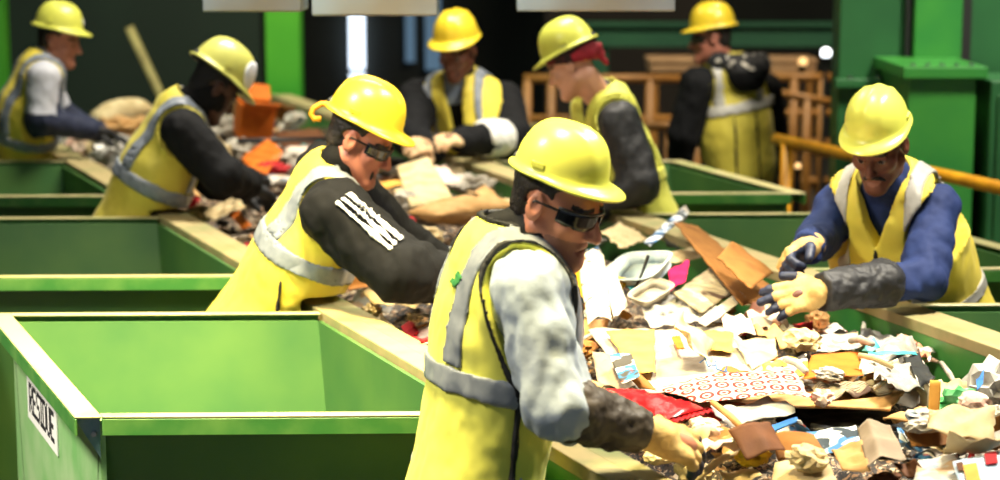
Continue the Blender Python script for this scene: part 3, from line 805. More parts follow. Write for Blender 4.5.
def build_person(label, J, cfg):
    """one body as a continuous surface, clothes and kit as parts. J: joints in world space"""
    s = cfg.get('s', 1.0); vb, vc = cfg.get('vox', (.006, .0075)); org = (J['pelvis'][0], J['pelvis'][1], 0.0)
    pel, ch, nk, hd = V3(J['pelvis']), V3(J['chest']), V3(J['neck']), V3(J['head'])
    fc = unit(np.array((*cfg['facing'], 0), np.float32)); fc2 = unit(np.array((*cfg.get('chest_facing', cfg['facing']), 0), np.float32))
    T1, T2 = frame(ch - pel, fc), frame(nk - ch, fc2); H = head_frame(cfg['look'], cfg.get('roll', 0.0))
    sw = cfg.get('sw', .185) * s
    shR = V3(J['shR']) if 'shR' in J else nk - T2[2] * .055 * s + T2[0] * sw
    shL = V3(J['shL']) if 'shL' in J else nk - T2[2] * .055 * s - T2[0] * sw
    arms = [(shR, V3(J['elR']), V3(J['wrR']), V3(J['haR'])), (shL, V3(J['elL']), V3(J['wrL']), V3(J['haL']))]
    hs = cfg.get('head_s', .93) * s
    def HP(p): return hd + (H[0] * p[0] + H[1] * p[1] + H[2] * p[2]) * hs
    hips = [pel + T1[0] * .09 * s - np.array((0, 0, .05)), pel - T1[0] * .09 * s - np.array((0, 0, .05))]
    stance = cfg.get('stance', .10)
    feet = []
    for i, h in enumerate(hips):
        sg = 1 if i == 0 else -1
        b = V3((pel[0], pel[1], 0)) + fc * cfg.get('foot_fwd', -.02) + np.cross(fc, np.array((0, 0, 1.))) * sg * stance
        feet.append((h, (h + b) / 2 + fc * .05 + np.array((0, 0, .02)), b + np.array((0, 0, .09))))
    side = cfg.get('side', 'L'); ep = V3(left_edge(pel[1]) if side == 'L' else right_edge(pel[1])); dd_ = DL if side == 'L' else DR
    en = unit(np.array((dd_.y, -dd_.x, 0)) * (1 if side == 'L' else -1))
    def press(X, Y, Z):
        q = (X - ep[0]) * en[0] + (Y - ep[1]) * en[1]
        return np.minimum(np.minimum(q + .03, .17 - q), RIM + .022 - Z)
    # ---------------- body (skin)
    pts = [pel, ch, nk, hd] + [p for a in arms for p in a] + [f[2] for f in feet]
    lo = np.min(pts, 0) - .20; hi = np.max(pts, 0) + .20; lo[2] = -.01
    hlo, hhi = hd - .16 * s, hd + .16 * s
    B = Field(*[axis(lo[i], hi[i], .012, hlo[i], hhi[i], vb) for i in range(3)])
    B.ell(pel, (.138 * s, .090 * s, .12 * s), T1, 0); B.ell((pel + ch) / 2, (.122 * s, .080 * s, .16 * s), T1, .03)
    B.ell(ch, (.140 * s, .088 * s, .17 * s), T2, .03)
    for sh, el, wr, ha in arms:
        B.cone(nk - T2[2] * .055 * s, sh, .052 * s, .044 * s, .03); B.cone(sh, el, .046 * s, .036 * s, .03); B.cone(el, wr, .036 * s, .026 * s, .02)
        B.cone(wr, wr + (ha - wr) * .6, .024 * s, .022 * s, .01)
    for h, k, a in feet:
        B.cone(h, k, .078 * s, .05 * s, .04); B.cone(k, a, .05 * s, .034 * s, .02); B.cone(a, a + fc * .12 - np.array((0, 0, .04)), .034 * s, .03 * s, .02)
    E = hs; pd = .05
    B.cone(nk - T2[2] * .03, HP((0, -.022, -.06)), .056 * s, .052 * s, .03, pad=pd)
    def he(c, r, k, op='u', R=H): B.ell(HP(c), tuple(q * E for q in r), R, k * E, op, pd)
    def hc(a, b, ra, rb, k, op='u'): B.cone(HP(a), HP(b), ra * E, rb * E, k * E, op, pd)
    he((0, -.010, .043), (.074, .091, .083), .02); he((0, .034, -.028), (.060, .064, .094), .03)
    for q in (-1, 1):
        hc((q * .048, .0, -.055), (q * .012, .076, -.102), .026, .024, .02)
        he((q * .043, .062, -.022), (.023, .022, .020), .02)
    he((0, .084, -.106), (.022, .018, .018), .02)
    hc((-.036, .083, .022), (.036, .083, .022), .013, .013, .012)
    for q in (-1, 1): he((q * .031, .098, -.001), (.019, .016, .012), .012, 's')
    for q in (-1, 1): he((q * .031, .0795, -.002), (.0125, .0125, .0125), 0)
    for q in (-1, 1): hc((q * .018, .088, .008), (q * .046, .078, .006), .0045, .004, .004)
    for q in (-1, 1): hc((q * .020, .0885, .0095), (q * .043, .0825, .0085), .0062, .0058, .002)
    hc((0, .090, .012), (0, .117, -.034), .0085, .0125, .010)
    for q in (-1, 1): he((q * .012, .104, -.037), (.009, .012, .008), .006); he((q * .007, .112, -.046), (.004, .005, .004), .003, 's')
    hc((-.017, .090, -.064), (.017, .090, -.064), .008, .008, .008); hc((-.015, .089, -.080), (.015, .089, -.080), .008, .008, .008)
    hc((-.022, .094, -.072), (.022, .094, -.072), .0022, .0022, .003, 's')
    for q in (-1, 1):
        he((q * .079, -.008, -.004), (.010, .021, .033), .006); he((q * .088, -.004, .002), (.006, .011, .018), .004, 's')
    B.carve(press)
    def bz(c):
        q = (c - hd) / E; X, Y, Z = q @ H[0], q @ H[1], q @ H[2]; m = np.zeros(len(c), np.int32)
        m[(np.abs(X) < .024) & (Y > .086) & (Z > -.090) & (Z < -.058) & (np.abs((Z + .072) / .014) ** 2 + (X / .024) ** 2 < 1)] = 1
        for sg in (-1, 1):
            d = np.sqrt((X - sg * .031) ** 2 + (Y - .0795) ** 2 + (Z + .002) ** 2)
            e = (d < .0136) & (Y > .08); m[e] = 2
            m[e & ((X - sg * .031) ** 2 + (Z + .002) ** 2 < .0072 ** 2)] = 3
            m[(np.abs(X - sg * .033) < .020) & (Y > .06) & (np.abs(Z - .024 + .12 * (np.abs(X) - .033) ** 1) < .0055)] = 4
        if cfg.get('stubble'):
            m[(m == 0) & (Y > .02) & (Z < -.052) & (np.abs(X) < .065) & (Z > -.14)] = 5
        return m
    hairm = cfg.get('hair', M['hair_dark'])
    body = field_obj(B, 'person', [cfg['skin'], cfg.get('lips', M['lips']), M['eye_white_shaded'], M['iris'], hairm, cfg.get('stubble') or cfg['skin']], None, org, bz, rel=1)
    body.location = org; tag(body, label, 'person')
    if cfg.get('group'): body['group'] = cfg['group']
    # ---------------- hair
    Fh = Field(*[axis(hd[i] - .15, hd[i] + .15, max(vb, .005)) for i in range(3)])
    Fh.ell(HP((0, -.012, .041)), tuple(q * E for q in (.077, .095, .086)), H, 0)
    Fh.ell(HP((0, -.050, -.022)), tuple(q * E for q in (.056, .046, .052)), H, .02 * E)
    hl = cfg.get('hair_low', -.055)
    def hcut(X, Y, Z):
        a, b, c = ((X - hd[0]) * H[i][0] + (Y - hd[1]) * H[i][1] + (Z - hd[2]) * H[i][2] for i in range(3))
        a, b, c = a / E, b / E, c / E
        front = np.maximum(b - .060, (b - .008) - np.maximum(0, (c - .03)) * 1.5)   # hairline: recedes below the temples
        side = np.minimum(np.maximum(np.abs(b - .014) - .010, -(c + .035)), front)
        ear = .034 - np.sqrt((b + .008) ** 2 + (c + .004) ** 2)
        ear = np.where(np.abs(a) > .055, ear, -1)
        return np.maximum(np.maximum(np.maximum(np.where(np.abs(a) > .05, np.minimum(front, side), front), -(c - hl)), ear), c - .058) * E
    Fh.carve(hcut)
    field_obj(Fh, 'hair', hairm, body, org, None, noise=[(.0015, 130, 5)])
    if cfg.get('moustache'):
        Fm = Field(*[axis(hd[i] - .15, hd[i] + .15, max(vb * .8, .0035)) for i in range(3)])
        for q in (-1, 1):
            Fm.cone(HP((q * .003, .100, -.055)), HP((q * .022, .092, -.060)), .0065 * E, .0065 * E, .004)
            Fm.cone(HP((q * .022, .092, -.060)), HP((q * .033, .081, -.074)), .0065 * E, .004 * E, .004)
        field_obj(Fm, 'moustache', hairm, body, org, None, noise=[(.001, 180, 2)])
    if cfg.get('goatee'):
        Fm = Field(*[axis(hd[i] - .17, hd[i] + .17, max(vb * .8, .0035)) for i in range(3)])
        Fm.ell(HP((0, .086, -.108)), tuple(q * E for q in (.024, .018, .020)), H, 0)
        for q in (-1, 1): Fm.cone(HP((q * .024, .088, -.066)), HP((q * .02, .086, -.1)), .006 * E, .010 * E, .006)
        field_obj(Fm, 'goatee', hairm, body, org, None, noise=[(.001, 180, 2)])
    # ---------------- trousers and boots
    zt = pel[2] + .08
    Ft = Field(*[axis(lo[i], hi[i] if i < 2 else zt + .04, .014) for i in range(3)])
    Ft.ell(pel, (.158 * s, .110 * s, .14 * s), T1, 0)
    for h, k, a in feet: Ft.cone(h, k, .086 * s, .068 * s, .04); Ft.cone(k, a, .072 * s, .066 * s, .03)
    Ft.carve(press)
    Ft.carve(lambda X, Y, Z: np.maximum(Z - zt, .07 - Z) + 0 * X + 0 * Y)
    field_obj(Ft, 'trousers', M['trouser'], body, org, None, noise=[(.005, (14, 14, 9), 4)])
    for h, k, a in feet:
        Fb = Field(*[axis(a[i] - .24, a[i] + .24, .011) for i in range(2)], axis(-.012, .19, .011))
        g = V3((a[0], a[1], .045))
        Fb.cone(g - fc * .05, g + fc * .14, .042, .042, .02); Fb.cone(g - fc * .03 + np.array((0, 0, .02)), V3((a[0], a[1], .14)) - fc * .01, .048, .046, .03)
        Fb.carve(lambda X, Y, Z: .001 - Z + 0 * X + 0 * Y)
        field_obj(Fb, 'boot', M['boot'], body, org, None)
    # ---------------- shirt or jacket
    tp = np.array([pel, ch, nk] + [p for a in arms for p in a[:3]])
    lo2, hi2 = tp.min(0) - .19, tp.max(0) + .19; ir = cfg.get('sleeve', .016)
    def shirt_prims(Fs):
        Fs.ell(pel + T1[2] * .03, (.168 * s, .118 * s, .13 * s), T1, 0); Fs.ell((pel + ch) / 2, (.152 * s, .108 * s, .17 * s), T1, .05)
        Fs.ell(ch, (.166 * s, .112 * s, .18 * s), T2, .04)
        for i, (sh, el, wr, ha) in enumerate(arms):
            w = cfg.get('sleeve_to', 1.0); w = w[i] if isinstance(w, tuple) else w
            Fs.cone(nk - T2[2] * .055 * s, sh, .064 * s, .058 * s, .035); Fs.cone(sh, el, (.052 + ir) * s, (.046 + ir) * s, .03)
            if w > 0: Fs.cone(el, el + (wr - el) * w, (.043 + ir) * s, (.034 + ir * .8) * s, .02)
        ax_n = unit(hd - H[2] * .05 - nk)
        Fs.cone(nk - ax_n * .05, nk + ax_n * cfg.get('collar', .035), .080 * s, .070 * s, .03)
        Fs.carve(press); return Fs
    Fs = shirt_prims(Field(*[axis(lo2[i], hi2[i], vc) for i in range(3)]))
    shirt_mats = [cfg['shirt'], cfg.get('shirt2', cfg['shirt'])]
    szone = (lambda c: cfg['shirt_zone'](c, T1, T2, pel, ch, nk, arms)) if 'shirt_zone' in cfg else None
    sn = [(cfg.get('fold', .007), cfg.get('fold_scale', (15, 15, 11)), 11), (.003, (38, 38, 26), 12)]
    shirt = field_obj(Fs, cfg.get('shirt_name', 'jacket'), shirt_mats, body, org, szone, noise=sn, rel=2)
    for f in cfg.get('stripes', ()):
        sa = np.minimum(arms[0][0], arms[0][1]) - .12; sb = np.maximum(arms[0][0], arms[0][1]) + .12
        Fq = shirt_prims(Field(*[axis(sa[i], sb[i], .0042) for i in range(3)])); inner = -(Fq.F + .004); Fq.F = np.maximum(Fq.F - .010, inner)
        Fq.carve(lambda X, Y, Z: f(X, Y, Z, arms, T2)); field_obj(Fq, 'stripe', M['stripe_white'], shirt, org, None, noise=sn, rel=1)
    # ---------------- vest
    vmat = cfg['vest']; vv = cfg.get('vest_vox', vc); hem = cfg.get('hem', -.16)
    tv = np.array([pel, ch, nk, shR, shL]); lo3, hi3 = tv.min(0) - .26, tv.max(0) + .24; lo3[2] = pel[2] + hem - .10
    fl = cfg.get('flare', 1.0); vg = cfg.get('vest_g', 0.0)
    def vest_field(g):
        g = g + vg
        Fv = Field(*[axis(lo3[i], hi3[i], vv) for i in range(3)]); pv = .12
        Fv.ell(pel - T1[2] * .10, ((.190 * fl) * s + g, (.150 * fl) * s + g, .26 * s + g), T1, 0, pad=pv)
        Fv.ell((pel + ch) / 2, (.172 * s + g, .130 * s + g, .20 * s + g), T1, .06, pad=pv)
        Fv.cone(nk - T2[2] * .07 * s, nk - T2[2] * .008 * s - T2[1] * .018 * s, .105 * s + g, .084 * s + g, .05, pad=pv)
        Fv.ell(ch, (.192 * s + g, .146 * s + g, .20 * s + g), T2, .06, pad=pv)
        for sh in (shR, shL): Fv.cone(nk - T2[2] * .045 * s, sh - T2[2] * .01, .090 * s + g, .088 * s + g, .05, pad=pv)
        if True: Fv.carve(lambda X, Y, Z: press(X, Y, Z) - max(g - vg, 0))
        return Fv
    upax = unit(nk - pel)
    ar = cfg.get('armhole', .088) * s
    def cut(X, Y, Z):
        p = (X - nk[0], Y - nk[1], Z - nk[2])
        rx = p[0] * T2[0][0] + p[1] * T2[0][1] + p[2] * T2[0][2]; fy = p[0] * T2[1][0] + p[1] * T2[1][1] + p[2] * T2[1][2]
        uz = p[0] * T2[2][0] + p[1] * T2[2][1] + p[2] * T2[2][2]
        hz = (X - pel[0]) * T1[2][0] + (Y - pel[1]) * T1[2][1] + (Z - pel[2]) * T1[2][2]
        d = hem - hz                                                        # hem
        # neck opening: round hole, and a V at the front
        hole = np.sqrt(rx ** 2 + (fy - .012) ** 2) - .074 * s
        d = np.maximum(d, np.where(uz > -.12, -hole, -1))
        vd = cfg.get('vneck', .24)
        wv = np.abs(rx) * .93 - (uz + vd) * cfg.get('vslope', .30)
        d = np.maximum(d, np.where(fy > 0.0, -np.maximum(wv, -(fy)), -1))
        for sg, (sh, el, wr, ha) in ((1, arms[0]), (-1, arms[1])):
            a = sh + T2[0] * sg * cfg.get('arm_out', .042) * s; b = sh + (el - sh) * .75 + T2[0] * sg * .03; dd = b - a; L2 = float(dd @ dd)
            t = np.clip(((X - a[0]) * dd[0] + (Y - a[1]) * dd[1] + (Z - a[2]) * dd[2]) / L2, -.2, 1.6)
            dist = np.sqrt((X - a[0] - t * dd[0]) ** 2 + (Y - a[1] - t * dd[1]) ** 2 + (Z - a[2] - t * dd[2]) ** 2) - ar * (1 + .12 * np.clip(t, 0, 1))
            d = np.maximum(d, -dist)
        return d
    Fv = vest_field(0.0); Fv.carve(cut); base = Fv
    def cutval(c): return cut(c[:, 0], c[:, 1], c[:, 2])
    nz = cfg.get('vest_noise', [(.006, (11, 11, 6), 21), (.0025, (30, 30, 20), 22)])
    vest = field_obj(Fv, 'safety_vest', [vmat], body, org, None, noise=nz, rel=2)
    # ---------------- reflective strips: thin shells over the vest
    og = max(.006, vv * 1.05)
    def strip(test, name='reflective_strip', m=None, out=None):
        o_ = og if out is None else out
        Fr = vest_field(o_); Fi = vest_field(-.004)
        Fr.F = np.maximum(Fr.F, -Fi.F); Fr.carve(cut); Fr.carve(test)
        if (Fr.F < 0).any(): field_obj(Fr, name, m or cfg.get('tape', M['tape']), vest, org, None, noise=nz, rel=1)
    def coords(X, Y, Z):
        p = (X - nk[0], Y - nk[1], Z - nk[2])
        rx = p[0] * T2[0][0] + p[1] * T2[0][1] + p[2] * T2[0][2]; fy = p[0] * T2[1][0] + p[1] * T2[1][1] + p[2] * T2[1][2]
        hz = (X - pel[0]) * T1[2][0] + (Y - pel[1]) * T1[2][1] + (Z - pel[2]) * T1[2][2]
        return rx, fy, hz
    tw = cfg.get('tape_w', .026); bh = cfg.get('band', .20); vx = cfg.get('vert_x', .105); slope = cfg.get('band_slope', 0.0)
    def hband(X, Y, Z):
        rx, fy, hz = coords(X, Y, Z); return np.abs(hz - bh - slope * fy) - tw
    def vband(sg):
        def f(X, Y, Z):
            rx, fy, hz = coords(X, Y, Z); return np.maximum(np.abs(rx - sg * vx) - tw, -(hz - bh - slope * fy - tw))
        return f
    strip(hband)
    for sg in (1, -1): strip(vband(sg))
    if cfg.get('binding'):
        def bnd(X, Y, Z):
            rx, fy, hz = coords(X, Y, Z); return np.maximum(-(cut(X, Y, Z) + .010), hem + .03 - hz)
        strip(bnd, 'binding', M['trim_black'], og * 1.3)
    if cfg.get('zip'):
        def zp(X, Y, Z):
            rx, fy, hz = coords(X, Y, Z); return np.maximum(np.abs(rx) - .0055, -(fy - .03))
        strip(zp, 'zip', M['trim_black'], og * 1.2)
    for f in cfg.get('vest_lines', ()):
        def ln(X, Y, Z): return f(*coords(X, Y, Z))
        strip(ln, 'seam', M['trim_black'], og * 1.4)
    # ---------------- cuffs and gloves
    for i, (nm, th) in enumerate((('R', 1), ('L', -1))):
        sh, el, wr, ha = arms[i]; cu = cfg.get('cuff' + nm)
        if cu:
            t0, t1, r0, r1, cm, cname = cu; a, b = el + (wr - el) * t0, el + (wr - el) * t1
            l4, h4 = np.minimum(a, b) - .09, np.maximum(a, b) + .09
            Fc = Field(*[axis(l4[k], h4[k], vc * .8) for k in range(3)])
            Fc.cone(a, b, r0 * s, r1 * s, 0); d = unit(b - a)
            if cfg.get('cuff_elbow' + nm): Fc.cone(a, a + unit(sh - el) * cfg['cuff_elbow' + nm], r0 * s, r0 * s * .95, .02)
            Fc.carve(lambda X, Y, Z: (X - b[0]) * d[0] + (Y - b[1]) * d[1] + (Z - b[2]) * d[2] - r1 * .3)
            field_obj(Fc, cname, cm, body, org, None, noise=[(.005, 30, 8), (.002, 80, 9)])
        gl = cfg.get('glove' + nm)
        if gl:
            back, curls, gm, sp = gl
            build_glove(body, org, wr, ha - wr, back, -th, curls, gm, cfg.get('glove_vox', .0045), s=s * (cfg.get('glove_s', 1.04) if not isinstance(cfg.get('glove_s'), tuple) else cfg['glove_s'][i]), spread=sp, tips=cfg.get('tips', True), palm_dark=cfg.get('palm_dark', True))
    if 'emblem' in cfg:
        strip(cfg['emblem'], 'printed_emblem', M['print_green'], og * 1.3)
    hat, MMh = build_hat(body, org, H, HP((0, 0, 0)), cfg['hat'], cfg.get('hat_tilt', 0.0), hs * cfg.get('hat_s', 1.0), cfg.get('patch'))
    if cfg.get('glasses'): build_glasses(body, org, H, hd, hs)
    ctx = dict(H=H, hd=hd, hs=hs, HP=HP, org=org, T1=T1, T2=T2, vest=vest, hat=hat, MMh=MMh, nk=nk, pel=pel, ch=ch, arms=arms, vest_field=vest_field)
    return body, ctx
# ------------------------------------------------------------------ the eight workers
def vest_mat(n, a, b): return mat(n, a, 0.62, b, 5.0, 3, 0.35, 0.7, bump=0.06, bscale=25, sheen=0.1)
M['vest_lime'] = vest_mat('lime_yellow_vest', '#dfe056', '#e6e566')
M['vest_gold'] = vest_mat('golden_yellow_vest', '#e9d648', '#e4d04a')
M['vest_dull'] = vest_mat('dull_yellow_vest', '#cfc348', '#c8b842')
M['sweat_grey'] = mat('light_grey_sweatshirt', '#b0bcc9', 0.85, '#a0adba', 7, 3, bump=0.12, bscale=60)
M['jacket_black'] = mat('black_jacket', '#0a0b0e', 0.85, '#0e0f13', 6, 3, bump=0.1, bscale=40, spec=0.25)
M['collar_black'] = mat('black_collar', '#111216', 0.8, spec=0.25)
M['sweat_blue'] = mat('royal_blue_sweatshirt', '#152a5e', 0.8, '#183068', 6, 3, bump=0.12, bscale=50)
M['shirt_white'] = mat('white_long_sleeve_shirt', '#c4c6d0', 0.8, '#b5b8c4', 6, 3)
M['sleeve_navy'] = mat('dark_navy_sleeve', '#1c2540', 0.75)
M['jacket_charcoal'] = mat('charcoal_jacket', '#1e1f22', 0.6, '#2a2b2f', 6, 3, bump=0.15, bscale=30)
M['stripe_white'] = mat('white_jacket_stripe', '#dcdde0', 0.7)
def skin(n, a, b): return mat(n, a, 0.5, b, 14, 4, 0.3, 0.7, bump=0.05, bscale=120)
M['skin_tan'] = skin('tan_skin', '#cc8a6e', '#bd7c62'); M['skin_red'] = skin('ruddy_skin', '#bd7a66', '#b26f5a')
M['skin_brown'] = skin('brown_skin', '#6e4030', '#613729'); M['skin_pale'] = skin('pale_skin', '#e0aa90', '#d39d84')
M['stubble'] = mat('shaved_skin', '#9a6a58', 0.55, '#a27260', 30, 4)
def hat_mat(n, a, b): return mat(n, a, 0.32, b, 4, 3, 0.4, 0.7, spec=0.5, coat=0.15)
M['hat_lime'] = hat_mat('lime_yellow_hard_hat', '#dfe262', '#d8dc62')
M['hat_gold'] = hat_mat('golden_yellow_hard_hat', '#eccf36', '#e6c934')
M['hat_pale'] = hat_mat('faded_yellow_hard_hat', '#cfcf6e', '#c4c668')
M['sticker'] = mat('white_hat_sticker', '#e3e8f2', 0.4)
M['sticker_dark'] = mat('dark_hat_sticker', '#4b4520', 0.5)
M['bandana'] = mat('red_and_black_bandana', '#2a161a', 0.8, '#8f2030', 9, 2, 0.5, 0.62)
M['print_green'] = mat('green_vest_print', '#2f7a3f', 0.7)
CW = (0.93, 0.37)      # towards the belt, from the left side
def rightof(f): return np.array((f[1], -f[0], 0.0))
def gp(px, Y, z):      # a point at the height z, distance Y, in the column px
    t = aty(px, 240, Y); k = Y * math.cos(PITCH) + (CAMH - z) * math.sin(PITCH); return Vector(((px - 500) / FPX * k, Y, z))

# front worker: grey sweatshirt, seen from behind his right side
f1 = unit((.93, .37, 0))
J = dict(pelvis=gp(472, 3.93, .95), chest=aty(504, 332, 3.95), neck=aty(510, 248, 3.95), head=aty(555, 202, 3.92),
         elR=aty(560, 406, 3.70), wrR=aty(648, 433, 3.76), haR=aty(712, 454, 3.82),
         elL=aty(546, 384, 4.14), wrL=aty(562, 396, 4.14), haL=aty(590, 402, 4.14))
def sh1(c, T1, T2, pel, ch, nk, arms):
    m = np.zeros(len(c), np.int32); q = c - nk
    m[(q @ T2[2] > -.03) & (np.abs(q @ T2[0]) < .10)] = 1
    return m
def lace1(rx, fy, hz): return np.maximum(np.maximum(np.abs(fy + .005) - .0055, -rx), hz - .30)
def emblem1(X, Y, Z):
    a, b = aty(451, 287, 3.86), aty(462, 273, 3.86); ax = unit(b - a); L = (b - a).length; up = unit(np.cross(ax, np.array((0, 1., 0))))
    t = (X - a[0]) * ax[0] + (Z - a[2]) * ax[2]; u = (X - a[0]) * up[0] + (Z - a[2]) * up[2]
    return np.maximum(np.maximum(np.abs(t - L / 2) - L / 2, np.abs(u) - .008 + .012 * np.abs(t - L * .6)), Y - 4.02)
w1, c1_ = build_person('worker in a light grey sweatshirt and lime vest, nearest the camera', J, dict(
    facing=CW, chest_facing=(.975, .22), sw=.168, look=(.77, -.40, -.33), skin=M['skin_tan'], stubble=M['stubble'], shirt=M['sweat_grey'], shirt2=M['collar_black'], shirt_zone=sh1, shirt_name='sweatshirt',
    vest=M['vest_lime'], hat=M['hat_lime'], emblem=emblem1, glasses=True, vox=(.0034, .0055), vest_vox=.0055, glove_vox=.0032, binding=True, vest_lines=(lace1,),
    sleeve=.020, sleeve_to=(.26, 1.0), collar=.05, fold=.011, fold_scale=(24, 24, 8), head_s=.925, hat_s=.895, flare=1.0, hem=-.20, band=.255, tape_w=.026, vert_x=.10, armhole=.092, hat_tilt=.10,
    cuffR=(.16, .90, .064, .044, M['cuff_brown'], 'gauntlet'), gloveR=((.25, -.6, .8), (.30, .36, .42, .5, .2), [M['glove_cream'], M['glove_navy']], 1.6),
    gloveL=((.3, .2, 1), (.5, .5, .5, .5, .4), [M['glove_cream'], M['glove_navy']], 1), palm_dark=False, hair_low=-.05))

# second worker on the left side: black jacket with white stripes
J = dict(pelvis=gp(264, 5.66, .97), chest=aty(306, 252, 5.63), neck=aty(335, 176, 5.60), head=aty(359, 139, 5.58), shR=aty(334, 212, 5.43),
         elR=aty(402, 272, 5.34), wrR=aty(456, 280, 5.54), haR=aty(482, 290, 5.66),
         elL=aty(396, 246, 5.94), wrL=aty(434, 266, 5.96), haL=aty(460, 283, 6.0))
def stripe2(off):
    def f(X, Y, Z, arms, T2):
        sh, el = arms[0][0], arms[0][1]; a = unit(el - sh); n = unit(np.cross(a, np.array((0, -1., 0)))); n = n if n[2] > 0 else -n
        q = (X - sh[0], Y - sh[1], Z - sh[2]); u = q[0] * n[0] + q[1] * n[1] + q[2] * n[2]; t = q[0] * a[0] + q[1] * a[1] + q[2] * a[2]
        return np.maximum(np.maximum(np.abs(u - off - .0 * t) - .0055, np.abs(t - .12) - .10), q[1] + .012)
    return f
def lace2(rx, fy, hz): return np.maximum(np.maximum(np.abs(fy + .03 + .25 * (hz - .1)) - .006, -rx), hz - .20)
w2, c2 = build_person('worker in a black jacket with white shoulder stripes, bending over the belt', J, dict(
    facing=(.97, .24), chest_facing=(.995, .08), sw=.17, look=(.86, -.14, -.46), skin=M['skin_red'], stubble=None, shirt=M['jacket_black'], stripes=(stripe2(.042), stripe2(.059), stripe2(.076)),
    vest=M['vest_gold'], hat=M['hat_gold'], glasses=True, goatee=True, vox=(.0042, .0062), vest_vox=.0068, vest_lines=(lace2,), sleeve=.044, fold=.010, flare=1.04, hem=-.15,
    band=.265, band_slope=.1, tape_w=.028, vert_x=.11, armhole=.096, collar=.05, hat_tilt=.08,
    gloveR=((0, 0, 1), (.4, .4, .4, .4, .3), [M['glove_black']], 1), gloveL=((0, 0, 1), (.4, .4, .4, .4, .3), [M['glove_black']], 1)))

M['strap_orange'] = mat('orange_hat_strap', '#e09a22', .5)
MB().tube([aty(px, py, 5.62) - Vector(c2['org']) for px, py in ((338, 108), (330, 104), (321, 104), (314, 108), (311, 114), (314, 119), (321, 119))], .0085, 8).build('hat_strap', M['strap_orange'], c2['hat'], True)
# third worker on the left side, head turned away
J = dict(pelvis=gp(130, 7.42, .98), chest=aty(160, 166, 7.42), neck=aty(186, 108, 7.42), head=aty(213, 88, 7.42),
         elR=aty(222, 176, 7.20), wrR=aty(248, 184, 7.38), haR=aty(270, 196, 7.45),
         elL=aty(214, 180, 7.70), wrL=aty(242, 190, 7.74), haL=aty(262, 200, 7.76))
M['balaclava'] = mat('black_head_cover', '#131317', .85); M['skin_dark'] = skin('deep_brown_skin', '#46291f', '#3d241b')
build_person('worker in black sleeves under the tilted pale hard hat with a white patch', J, dict(
    facing=(.97, .24), chest_facing=(.97, .2), look=(.66, .36, -.60), hat_s=1.12, roll=-.05, hair=M['balaclava'], skin=M['skin_dark'], shirt=M['jacket_black'], vest=M['vest_dull'], hat=M['hat_pale'], vox=(.006, .0085), vest_vox=.0085,
    sleeve=.03, flare=1.0, hem=-.19, band=.20, tape_w=.028, armhole=.10, collar=.10, glove_vox=.006, patch=(.80, .46, .44, .42, M['sticker']), hair_low=-.11,
    gloveR=((0, 0, 1), (.4, .4, .4, .4, .3), [M['glove_black']], 1), gloveL=((0, 0, 1), (.4, .4, .4, .4, .3), [M['glove_black']], 1)))

# fourth worker on the left side, farthest
J = dict(pelvis=gp(20, 9.2, .98), chest=aty(30, 112, 9.15), neck=aty(44, 64, 9.15), head=aty(58, 40, 9.15),
         shR=aty(44, 78, 8.98), elR=aty(42, 120, 8.96), wrR=aty(88, 128, 9.10), haR=aty(112, 132, 9.18),
         elL=aty(60, 116, 9.36), wrL=aty(96, 132, 9.40), haL=aty(116, 136, 9.42))
def sh4(c, T1, T2, pel, ch, nk, arms):
    m = np.zeros(len(c), np.int32)
    for sh, el, wr, ha in arms:
        d = (wr - el) / (float((wr - el) @ (wr - el))); t = (c - el) @ d
        u = (el - sh) / (float((el - sh) @ (el - sh))); t2 = (c - sh) @ u
        m[((t > .15) | (t2 > .86)) & (np.linalg.norm(c - (el + wr) / 2, axis=1) < .24)] = 1
    return m
build_person('worker in white long sleeves at the far left end of the belt', J, dict(
    facing=CW, look=(.93, -.05, -.22), skin=M['skin_tan'], shirt=M['shirt_white'], shirt2=M['sleeve_navy'], shirt_zone=sh4, shirt_name='long_sleeve_shirt',
    vest=M['vest_gold'], hat=M['hat_lime'], vox=(.007, .0095), vest_vox=.0095, sleeve=.026, hem=-.2, band=.18, armhole=.10, glove_vox=.007, patch=(-.1, .30, .16, .14, M['sticker']), hat_tilt=.05,
    tape=M['tape'], gloveR=((0, 0, 1), (.3, .3, .3, .3, .3), [M['glove_black']], 1), gloveL=((0, 0, 1), (.3, .3, .3, .3, .3), [M['glove_black']], 1)))

